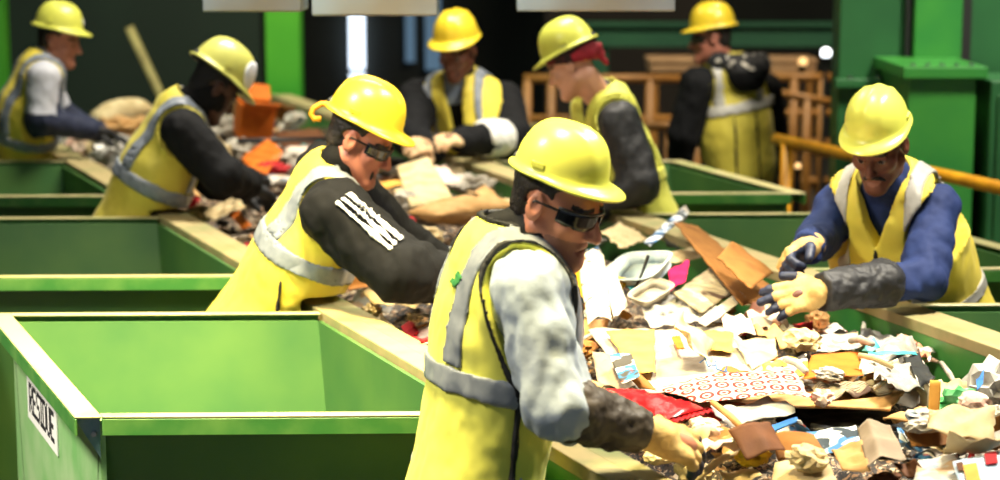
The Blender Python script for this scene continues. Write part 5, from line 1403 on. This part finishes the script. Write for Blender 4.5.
def on_sheet(o, P4, u0, v0, u1, v1, m, nm, off=.004):
    P = [Vector(p) for p in P4]
    f = lambda u, v: (P[0] * (1 - u) + P[1] * u) * (1 - v) + (P[3] * (1 - u) + P[2] * u) * v
    c = [f(u0, v0), f(u1, v0), f(u1, v1), f(u0, v1)]; n = (P[1] - P[0]).cross(P[3] - P[0]).normalized(); n = n if n.z > 0 else -n
    MB().hexa([p + n * off - o.location for p in c] + [p + n * (off + .0015) - o.location for p in c]).build(nm, m, o)
mgP = [q_(c) for c in [(952, 462, .07), (1003, 450, .08), (1008, 484, .07), (960, 486, .06)]]
on_sheet(mg, mgP, .62, .05, .86, .42, M['w_redpaper'], 'printed_square'); on_sheet(mg, mgP, .16, .30, .44, .95, M['w_ochre'], 'printed_picture'); on_sheet(mg, mgP, .05, .18, .18, .5, M['w_dbrown'], 'printed_picture')
quad('cardboard_strip', 'long curved orange cardboard strip in front of the green bag', 'cardboard', [(905, 431, .07), (1003, 414, .11), (1003, 428, .08), (912, 446, .05)], M['w_brown'], crumple=.002, thick=.004, curl=-.03, n=18, jag=.01)
quad('paper_sheet', 'white paper corner curling below the orange cardboard strip', 'paper', [(950, 446, .06), (972, 437, .08), (992, 446, .06), (960, 455, .04)], M['w_white'], crumple=.004, n=8)
quad('cardboard_strip', 'upright tan cardboard stick left of the green bag', 'cardboard', [(927, 428, .03), (938, 428, .03), (941, 381, .13), (930, 379, .13)], M['w_ochre'], crumple=.0015, thick=.005, n=8, jag=.02)
ball('plastic_bag', 'pale green plastic bag between the tan stick and the right edge', 'bag', 958, 405, .045, M['w_green'], .05, (1.2, 1, .8), .5, 2.4)
ball('plastic_bag', 'dark green plastic bag half hidden under the pale green one', 'bag', 945, 412, .035, M['w_dgreen'], .02, (1.2, 1, .7), .4)
ball('plastic_bag', 'small bright green scrap just above the orange cardboard strip', 'bag', 960, 427, .022, M['w_green'], .03, (1.4, .9, .6), .4)
ball('plastic_bag', 'tall white plastic bag at the right edge', 'bag', 996, 392, .075, M['w_film'], .04, (.9, .8, 1.0), .5, 2.4)
quad('label', 'dark blue label on the white bag at the right edge', 'label', [(976, 378, .115), (984, 370, .125), (983, 384, .11), (977, 390, .10)], M['w_blue'], crumple=.003, n=8)
quad('envelope', 'bright orange envelope lying in the middle of the right part of the pile', 'envelope', [(812, 354, .075), (858, 352, .075), (863, 376, .07), (803, 379, .065)], M['w_orange'], crumple=.004, freq=8, n=14, jag=.02)
quad('newspaper', 'arched grey newspaper right of the orange envelope', 'newspaper', [(852, 386, .02), (932, 394, .02), (918, 358, .06), (868, 362, .06)], M['n_grey'], crumple=.008, curl=.07, n=22)
quad('newspaper', 'loose newspaper page on top of the arched newspaper', 'newspaper', [(868, 366, .09), (905, 362, .09), (925, 388, .07), (888, 384, .10)], M['n_white'], crumple=.010, n=18)
quad('paper_sheet', 'black printed page behind the arched newspaper', 'paper', [(904, 356, .10), (918, 354, .10), (935, 379, .08), (921, 385, .08)], M['w_black'], crumple=.004, n=10)
quad('paper_sheet', 'white sheet with a turquoise edge behind the orange envelope', 'paper', [(862, 357, .09), (918, 353, .10), (928, 368, .08), (858, 374, .07)], M['p_pale'], crumple=.005, n=12)
quad('paper_strip', 'thin turquoise strip along the edge of the white sheet', 'paper', [(868, 352, .105), (916, 351, .11), (918, 354, .105), (868, 355, .10)], M['w_teal'], crumple=.002, n=8)
quad('wrapper', 'turquoise triangle wrapper behind the orange envelope', 'wrapper', [(862, 350, .09), (873, 338, .11), (880, 348, .09), (872, 351, .09)], M['w_teal'], crumple=.003, n=8)
quad('plastic_bag', 'long white plastic bag near the right rail behind the turquoise edged sheet', 'bag', [(858, 342, .05), (876, 326, .07), (942, 334, .07), (946, 360, .05)], M['w_film'], crumple=.016, freq=12, n=22)
quad('wrapper', 'white wrapper with red print at the end of the long white bag', 'wrapper', [(920, 340, .08), (942, 332, .09), (948, 352, .07), (930, 360, .06)], M['p_red'], crumple=.008, n=12)
for k, (x0, y0, x1, y1) in enumerate(((944, 357, 972, 347), (948, 352, 970, 356), (950, 361, 976, 362))):
    a, b = q_((x0, y0, .04)), q_((x1, y1, .05)); o = MB().tube([a - b, (a - b) * .5 + Vector((0, 0, .006)), Vector()], [.004, .006, .004], 8).build('cardboard_tube', M['w_pink'], None, True)
    o.location = b; put(o, ('upper', 'middle', 'lowest')[k] + ' of three pinkish paper tubes near the right rail', 'tube', 'pinkish paper tubes')
quad('wrapper', 'yellow and dark wrapper left of the orange envelope', 'wrapper', [(762, 364, .06), (806, 355, .07), (808, 374, .05), (768, 378, .04)], printed('yellow_wrapper_print', '#d9a92c', ['#2b2420', '#e8dcc0'], 16), crumple=.010, n=14)
quad('paper_sheet', 'cream sheet with a dark edge left of the yellow wrapper', 'paper', [(733, 338, .07), (775, 338, .07), (778, 356, .05), (752, 370, .05)], M['w_cream'], crumple=.004, n=12)
quad('paper_sheet', 'twisted tan paper behind the yellow wrapper', 'paper', [(752, 326, .06), (800, 332, .07), (816, 350, .05), (780, 346, .05)], M['w_tan'], crumple=.012, n=16)
quad('newspaper', 'pile of thin newspaper edges right of the orange envelope front', 'newspaper', [(812, 385, .05), (868, 379, .06), (895, 392, .05), (820, 396, .05)], M['n_tan'], crumple=.009, freq=20, n=18)
# ---- behind the large white board
quad('cardboard_strip', 'long orange brown cardboard strip pointing at the glove of the worker in blue', 'cardboard', [(674, 221, .20), (698, 226, .19), (788, 300, .08), (742, 304, .09)], M['w_brown'], crumple=.003, thick=.005, n=20, jag=.01)
quad('cardboard_piece', 'darker brown cardboard flap leaning on the long orange strip', 'cardboard', [(718, 257, .20), (733, 241, .22), (774, 272, .15), (752, 288, .15)], M['w_brown'], crumple=.003, thick=.005, n=14, curl=.01)
quad('newspaper', 'folded tan newspaper with brown pictures, left of the long cardboard strip', 'newspaper', [(674, 293, .10), (712, 266, .12), (732, 293, .09), (702, 312, .075)], M['n_tan'], crumple=.003, freq=7, thick=.006, n=14)
quad('newspaper', 'spread white newspaper behind the large white board', 'newspaper', [(640, 304, .07), (688, 288, .10), (738, 318, .06), (650, 328, .05)], M['n_white'], crumple=.008, n=20)
quad('paper_sheet', 'long narrow white sheet crossing the folded tan newspaper', 'paper', [(696, 320, .075), (740, 291, .10), (750, 296, .09), (706, 326, .07)], M['w_white'], crumple=.003, n=10)
quad('paper_scrap', 'magenta paper scrap behind the folded tan newspaper', 'paper', [(668, 269, .11), (690, 260, .13), (686, 280, .10), (670, 291, .08)], M['w_magenta'], crumple=.007, n=12)
st = quad('paper_strip', 'narrow grey printed strip sticking up above the pile', 'paper', [(644, 242, .12), (650, 246, .12), (688, 214, .21), (682, 208, .22)], M['p_blue'], crumple=.002, thick=.003, n=10)
quad('paper_scrap', 'white paper tip at the top of the narrow grey strip', 'paper', [(676, 212, .205), (685, 204, .23), (690, 213, .21), (683, 222, .19)], M['w_white'], crumple=.003, n=8)
# clear tray with rounded corners
def tray(name, label, c4, hgt, m, rimw=.01):
    P = [q_(c) for c in c4]; ctr = sum(P, Vector()) / 4; t = thing(name, label, 'tray', ctr)
    ex = (P[1] - P[0] + P[2] - P[3]).normalized(); ey0 = (P[3] - P[0] + P[2] - P[1]); nz = ex.cross(ey0).normalized(); nz = nz if nz.z > 0 else -nz; ey = nz.cross(ex)
    if ey.dot(ey0) < 0: ey = -ey
    w = ((P[1] - P[0]).length + (P[2] - P[3]).length) / 4; h = ((P[3] - P[0]).length + (P[2] - P[1]).length) / 4
    def loop(s, z):
        r = .3; out = []
        for k in range(32):
            a = TAU * k / 32; cx, sy = math.cos(a), math.sin(a); e = .45
            out.append(ex * (w * s * math.copysign(abs(cx) ** e, cx)) + ey * (h * s * math.copysign(abs(sy) ** e, sy)) + nz * z)
        return out
    b = MB(); L = [loop(1.0, 0), loop(.92, 0), loop(.80, -hgt), loop(.78, -hgt + .002), loop(.90, .002), loop(1.0, .003)]
    for l in L: b.v += [tuple(p) for p in l]
    for i in range(6):
        for k in range(32):
            if i == 2: continue
            j = (i + 1) % 6; b.f.append((i * 32 + k, i * 32 + (k + 1) % 32, j * 32 + (k + 1) % 32, j * 32 + k)); b.m.append(0)
    b.f.append(tuple(2 * 32 + k for k in reversed(range(32)))); b.f.append(tuple(3 * 32 + k for k in range(32))); b.m += [0, 0]
    o = b.build('tray_shell', m, t, True); MB().tube(loop(1.0, .003) + loop(1.0, .003)[:1], .0035, 6, caps=False).build('rolled_rim', m, t, True)
    return t
tray('plastic_tray', 'clear bluish plastic tray standing tilted beside the face of the front worker', [(612, 268, .11), (638, 240, .19), (662, 266, .16), (638, 294, .09)], .03, M['w_clear'])
quad('wrapper', 'turquoise wrapper inside the clear plastic tray', 'wrapper', [(622, 280, .085), (642, 264, .115), (652, 278, .10), (632, 292, .075)], M['w_teal'], crumple=.006, n=10)
a, b = q_((648, 256, .19)), q_((630, 299, .05)); o = MB().tube([a - b, (a - b) * .6 + Vector((.004, 0, 0)), Vector()], [.005, .004, .004], 8).build('plastic_stick', M['w_black'], None, True); o.location = b; put(o, 'black stick leaning across the clear plastic tray', 'stick')
quad('plastic_bag', 'cream plastic bag with brown specks right in front of the chest of the front worker', 'bag', [(578, 262, .13), (604, 258, .14), (612, 322, .06), (588, 326, .06)], printed('specked_bag', '#e3d8c2', ['#7a5030'], 30, .66, .69), crumple=.012, freq=8, n=18, curl=.02)
quad('paper_strip', 'vertical grey white sheet between the specked bag and the clear tray', 'paper', [(602, 266, .12), (613, 262, .13), (628, 306, .07), (614, 318, .06)], M['w_grey'], crumple=.005, n=12)
tray('paper_tray', 'white paper tray behind the spread newspaper', [(632, 295, .10), (660, 276, .13), (672, 288, .11), (640, 306, .08)], .02, M['w_white'])
quad('wrapper', 'small blue and red wrapper below the chin of the front worker', 'wrapper', [(586, 252, .05), (598, 245, .07), (603, 258, .055), (592, 264, .045)], M['p_mag'], crumple=.006, n=8)
quad('paper_sheet', 'pale paper sheet behind the clear tray near the far rail', 'paper', [(600, 232, .11), (640, 222, .12), (662, 238, .10), (622, 248, .10)], M['w_cream'], crumple=.009, n=14)
quad('plastic_film', 'black film triangle below the narrow grey strip', 'plastic sheet', [(668, 246, .11), (677, 234, .13), (692, 243, .11), (684, 249, .10)], M['w_black'], crumple=.004, n=8)
quad('paper_strip', 'cream strip across the pile behind the magenta scrap', 'paper', [(658, 256, .11), (704, 248, .12), (708, 256, .11), (662, 264, .10)], M['w_cream'], crumple=.004, n=10)
quad('wrapper', 'crumpled printed wrapper in front of the glove of the worker in blue', 'wrapper', [(744, 312, .07), (762, 298, .10), (790, 322, .06), (760, 330, .05)], M['p_warm'], crumple=.012, n=14)
quad('wrapper', 'small red wrapper in front of the cream glove of the worker in blue', 'wrapper', [(792, 324, .05), (812, 322, .06), (814, 332, .05), (796, 333, .05)], M['w_redpaper'], crumple=.007, n=8)
quad('paper_sheet', 'pink and grey crumpled page left of the twisted tan paper', 'paper', [(720, 312, .07), (750, 318, .08), (756, 334, .06), (726, 336, .05)], M['w_pink'], crumple=.012, n=14)
quad('paper_sheet', 'cream paper spread in front of the right rail, left of the long white bag', 'paper', [(806, 336, .05), (856, 330, .06), (862, 348, .05), (812, 352, .05)], M['p_pale'], crumple=.009, n=14)
# ---- middle, between the front worker and the worker with the stripes
quad('cardboard_sheet', 'large cream cardboard panel standing in front of the striped worker', 'cardboard', [(396, 166, .15), (428, 157, .19), (454, 198, .09), (410, 206, .08)], M['w_cream'], crumple=.003, freq=5, thick=.006, n=14, jag=.01)
pillow('paper_package', 'tan kraft paper package behind the shoulder of the front worker', 'package', (424, 214, .07), (506, 206, .07), .15, .10, M['w_tan'], crimp=False)
ball('crumpled_paper', 'white crumpled paper behind the kraft package', 'paper', 468, 184, .07, M['w_white'], .06, (1.5, .9, .6), .45)
ball('crumpled_paper', 'white tissue heap between the striped worker and the kraft package', 'paper', 408, 205, .06, M['w_white'], .06, (1, .9, .8), .5)
ball('crumpled_paper', 'cream paper ball beside the sleeve of the striped worker', 'paper', 425, 238, .05, M['w_cream'], .05, (1.2, .9, .7), .5)
ball('crumpled_wrapper', 'red wrapper on the white tissue heap', 'wrapper', 406, 221, .026, M['w_redpaper'], .10, (1.2, .9, .6), .45)
quad('cardboard_piece', 'brown cardboard behind the tall cream panel', 'cardboard', [(420, 166, .10), (446, 166, .11), (462, 182, .09), (436, 184, .09)], M['w_pink'], crumple=.006, thick=.004, n=10)
quad('paper_scrap', 'red zigzag wrapper near the left rail below the striped worker', 'wrapper', [(400, 326, .05), (412, 318, .06), (420, 334, .05), (408, 338, .04)], M['w_redpaper'], crumple=.008, n=8)
quad('paper_scrap', 'pink sheet near the left rail beside the vest of the front worker', 'paper', [(412, 330, .04), (432, 322, .05), (436, 342, .04), (420, 344, .03)], M['w_pink'], crumple=.005, n=8)
quad('paper_strip', 'thin white strip between the striped sleeve and the front worker', 'paper', [(420, 313, .07), (446, 317, .07), (446, 321, .065), (420, 316, .065)], M['w_white'], crumple=.002, n=8)
ball('crumpled_paper', 'pinkish scrap under the arm of the striped worker', 'paper', 364, 302, .03, M['w_pink'], .03, (1.4, .9, .6), .5)
# ---- far part of the pile
def carton(label, px, py, w, d, h, rz, m, md, dz=.06):
    p = on_pile(px, py, dz); t = thing('carton', label, 'carton', p, rz); th = .006
    MB().box(-w / 2, -d / 2, 0, w / 2, -d / 2 + th, h).build('side_panel', m, t); MB().box(-w / 2, d / 2 - th, 0, w / 2, d / 2, h).build('side_panel', m, t)
    MB().box(-w / 2, -d / 2 + th, 0, -w / 2 + th, d / 2 - th, h).build('end_panel', m, t); MB().box(w / 2 - th, -d / 2 + th, 0, w / 2, d / 2 - th, h).build('end_panel', md, t)
    MB().box(-w / 2 + th, -d / 2 + th, 0, w / 2 - th, d / 2 - th, th).build('bottom', m, t)
    for sg in (-1, 1): MB().hexa([(-w / 2, sg * d / 2, h), (w / 2, sg * d / 2, h), (w / 2, sg * (d / 2 + .004), h), (-w / 2, sg * (d / 2 + .004), h), (-w / 2, sg * (d / 2 + .09), h + .05), (w / 2, sg * (d / 2 + .09), h + .05), (w / 2, sg * (d / 2 + .094), h + .046), (-w / 2, sg * (d / 2 + .094), h + .046)]).build('flap', m, t)
    return t
c = carton('orange cardboard box standing tilted beside the head of the worker with the pale hat', 252, 136, .17, .17, .17, .5, M['w_orange'], M['w_dbrown'], .07); c.rotation_euler = (.2, .12, .30)
ball('crumpled_paper', 'big white paper heap right of the worker with the pale hat', 'paper', 222, 132, .085, M['w_white'], .08, (1, .9, .8), .5)
ball('crumpled_paper', 'white paper lump below the orange cardboard box', 'paper', 242, 150, .07, M['w_white'], .05, (1.2, .9, .7), .5)
ball('crumpled_paper', 'cream lump low in front of the pale hat worker', 'paper', 214, 152, .07, M['w_cream'], .06, (1, .9, .9), .5)
quad('cardboard_piece', 'tan cardboard sheet behind the back of the striped worker', 'cardboard', [(240, 158, .08), (268, 138, .13), (284, 152, .10), (262, 178, .06)], M['w_orange'], crumple=.006, thick=.005, n=12)
ball('crumpled_wrapper', 'red wrapper behind the back of the striped worker', 'wrapper', 274, 168, .045, M['w_redpaper'], .06, (1.5, .9, .6), .45)
ball('crumpled_paper', 'white paper lump behind the shoulder of the striped worker', 'paper', 291, 163, .06, M['w_white'], .06, (1.2, .9, .8), .5)
ball('plastic_bag', 'black plastic bag in front of the pale hat worker', 'bag', 214, 182, .085, M['w_black'], .05, (1.2, 1, .8), .4)
ball('plastic_bag', 'second black plastic bag, behind the vest of the striped worker', 'bag', 246, 184, .075, M['w_black'], .04, (1.2, 1, .8), .4)
ball('crumpled_wrapper', 'small red wrapper near the left rail beside the pale hat worker', 'wrapper', 190, 200, .035, M['w_redpaper'], .05, (1, 1, .8), .4)
quad('paper_sheet', 'cream folded paper near the left rail in front of the black bag', 'paper', [(196, 210, .06), (238, 198, .10), (246, 206, .08), (214, 222, .05)], M['w_cream'], crumple=.010, n=12)
ball('crumpled_paper', 'cream lump near the left rail under the red wrapper', 'paper', 200, 214, .045, M['w_cream'], .04, (1.3, .9, .7), .5)
quad('cardboard_strip', 'orange cardboard strip near the vest of the striped worker', 'cardboard', [(228, 212, .06), (238, 209, .07), (252, 226, .05), (242, 229, .04)], M['w_orange'], crumple=.003, thick=.004, n=8)
a, b = q_((238, 141, .13)), q_((327, 139, .12)); o = MB().tube([a - b, Vector()], [.012, .012], 8).build('metal_bar', M['w_black'], None, True); o.location = b; put(o, 'dark bar lying across the pile behind the striped worker', 'bar')
quad('cardboard_piece', 'brown board behind the dark bar', 'cardboard', [(272, 132, .09), (318, 128, .10), (328, 140, .09), (284, 146, .08)], M['w_dbrown'], crumple=.004, thick=.005, n=10)
quad('cardboard_piece', 'pinkish board right in front of the dark bar', 'cardboard', [(284, 148, .08), (322, 144, .09), (330, 154, .07), (292, 160, .07)], M['w_pink'], crumple=.005, thick=.005, n=10)
pillow('sack', 'long cream sack at the far end between the two left workers', 'sack', (92, 120, .10), (150, 108, .12), .16, .16, M['w_cream'], crimp=False)
ball('crumpled_paper', 'tan paper lump below the long cream sack', 'paper', 124, 130, .11, M['w_tan'], .07, (1.3, .9, .7), .45)
ball('plastic_bag', 'bright white bag near the left rail between the two left workers', 'bag', 116, 152, .09, M['w_film'], .06, (1.2, .9, .8), .4)
ball('crumpled_paper', 'pinkish lump beside the vest of the worker in white sleeves', 'paper', 80, 146, .06, M['w_pink'], .05, (1.2, .9, .8), .45)
ball('crumpled_paper', 'cream lump left of the bright white bag', 'paper', 98, 148, .06, M['w_cream'], .05, (1, .9, .8), .45)

# ---- smaller scraps scattered over the whole belt
LMK = [('the red bag', 645, 410), ('the large white board', 690, 350), ('the orange envelope', 832, 366), ('the arched newspaper', 890, 376), ('the green bag', 955, 408), ('the tan stick', 934, 405),
       ('the tent shaped brochure', 788, 428), ('the long cardboard strip', 725, 265), ('the folded tan newspaper', 708, 288), ('the clear tray', 638, 265), ('the magenta scrap', 678, 275),
       ('the yellow wrapper', 785, 366), ('the kraft package', 465, 212), ('the tall cream panel', 424, 182), ('the orange cardboard box', 246, 115), ('the black bags', 230, 183),
       ('the long cream sack', 120, 114), ('the long white bag', 902, 345), ('the folded taupe sheet', 882, 448), ('the pleated tan strip', 732, 440), ('the dark bar', 282, 140), ('the pale page in the corner', 980, 468),
       ('the specked bag', 595, 292), ('the striped worker', 400, 300)]
COL = [('white', 'w_white', 14), ('faintly printed', 'p_pale', 12), ('cream', 'w_cream', 16), ('tan', 'w_tan', 13), ('brown', 'w_brown', 9), ('dark brown', 'w_dbrown', 6), ('grey', 'w_grey', 6), ('pink', 'w_pink', 6), ('newsprint', 'n_grey', 8), ('ochre', 'w_ochre', 4),
       ('red', 'w_redpaper', 3), ('blue printed', 'p_blue', 3), ('red printed', 'p_red', 4), ('warm printed', 'p_warm', 5), ('multicoloured', 'p_mag', 5), ('black', 'w_black', 6), ('teal', 'w_teal', 1), ('yellow', 'w_yellow', 2)]
CW_ = [c[2] for c in COL]
def px_of(p):
    d = p - Vector((0, 0, CAMH)); cp, sp = math.cos(PITCH), math.sin(PITCH); z = d.y * cp - d.z * sp; yv = d.y * sp + d.z * cp
    return 500 + FPX * d.x / z, 240 - FPX * yv / z
n_s = 0; tries = 0; settle[0] = True
for o in list(SC.objects):                                  # gloves reaching into the pile count as obstacles too
    if o.type == 'MESH' and o.name.startswith(('work_glove', 'gauntlet', 'side_frame', 'rail_plank', 'jacket')):
        k = o.location.copy(); q = o; off = Vector()
        while q.parent: q = q.parent; off += q.location
        o.location = k + off; placed.append(world_tree(o)); o.location = k
while n_s < 390 and tries < 7000:
    tries += 1
    big = n_s < 95
    y = (3.45 + 2.1 * rng.random()) if big else 3.5 + 8.2 * rng.random() ** 1.5; u = .05 + .90 * rng.random()
    a, b = left_edge(y) + CR * RAILW, right_edge(y) - CR * RAILW; p = a.lerp(b, u); z = mound(p.x, p.y)
    px, py = px_of(Vector((p.x, p.y, z)))
    if not (-5 < px < 1010 and 90 < py < 490): continue
    if any(x0 < px < x1 and y0 < py < y1 for x0, y0, x1, y1 in ((585, 318, 815, 436), (798, 345, 868, 384), (915, 372, 1000, 440), (846, 352, 936, 398), (760, 418, 912, 470), (655, 215, 790, 305), (600, 235, 668, 300))) and rng.random() < .86: continue      # the big board, the red bag and the ringed sleeve lie on top here
    cn, ck, _ = rng.choices(COL, CW_)[0]; far = y / 4.5; kf = rng.random(); size = (rng.uniform(.036, .066) if big else rng.uniform(.022, .058)) * (1 + .35 * max(0, far - 1)); kind = rng.random()
    near = min(LMK, key=lambda l: (l[1] - px) ** 2 + 2 * (l[2] - py) ** 2); dx, dy = px - near[1], py - near[2]
    rel = ('right of ' if dx > 0 else 'left of ') if abs(dx) > 1.4 * abs(dy) else ('in front of ' if dy > 0 else 'behind ')
    sz = 'tiny ' if size < .04 else ('small ' if size < .055 else 'larger ')
    rz = rng.uniform(0, TAU)
    if kind < .60:
        w, h = size * rng.uniform(.9, 1.8), size * rng.uniform(.5, 1.0); tl = rng.uniform(-.3, 1.0); c, s_ = math.cos(rz), math.sin(rz)
        z0 = z + rng.uniform(.008, .035)
        cor = [Vector((p.x + c * i * w - s_ * j * h, p.y + s_ * i * w + c * j * h, z0 + tl * j * h + .3 * rng.uniform(-1, 1) * h)) for i, j in ((-1, -1), (1, -1), (1, 1), (-1, 1))]
        cor = [keep_in(q) for q in cor]
        lab = sz + cn + ' scrap lying ' + rel + near[0]
        if cn in ('brown', 'tan', 'dark brown') and rng.random() < .5: nm, cat, th = 'cardboard_scrap', 'cardboard', .004; lab = sz + cn + ' cardboard piece ' + rel + near[0]
        else: nm, cat, th = 'paper_scrap', 'paper', .0012
        quad(nm, lab, cat, None, M[ck], world=cor, crumple=size * rng.uniform(.1, .28), freq=14 / (1 + .3 * max(0, far - 1)), n=11, jag=.03, thick=th, fold=(.5, rng.uniform(-.4, .4) * size))
    elif kind < .90:
        ball('crumpled_paper', sz + 'crumpled ' + cn + ' lump ' + rel + near[0], 'paper', px, py, size * rng.uniform(.5, .8), M[ck], rng.uniform(.0, .025), (rng.uniform(.9, 1.6), rng.uniform(.7, 1.1), rng.uniform(.45, .8)), rng.uniform(.28, .42), rng.uniform(1.6, 2.6), rz, sub=2 if far > 1.5 else 3)
    else:
        L = size * rng.uniform(1.2, 2.2); d = Vector((math.cos(rz), math.sin(rz), rng.uniform(-.25, .25))) * L; r = rng.uniform(.003, .008)
        o = MB().tube([-d, d * .1 + Vector((0, 0, r)), d], [r, r * 1.2, r], 8).build('paper_roll', M[ck], None, True); o.location = (p.x, p.y, z + .03)
        put(o, sz + 'rolled ' + cn + ' strip ' + rel + near[0], 'paper')
    o = last_put[0]; ok = False
    for k in range(9):                                        # let it come to rest on what is there already
        wt = world_tree(o)
        if not clash(wt): ok = True; break
        o.location.z += .009
    if ok: placed.append(wt); n_s += 1
    else:
        for ls in used_labels.values():
            if o in ls: ls.remove(o)
        bpy.data.objects.remove(o)

for lab, obs in used_labels.items():
    if len(obs) > 1:
        for o in obs: o['group'] = lab.replace('lying ', '')
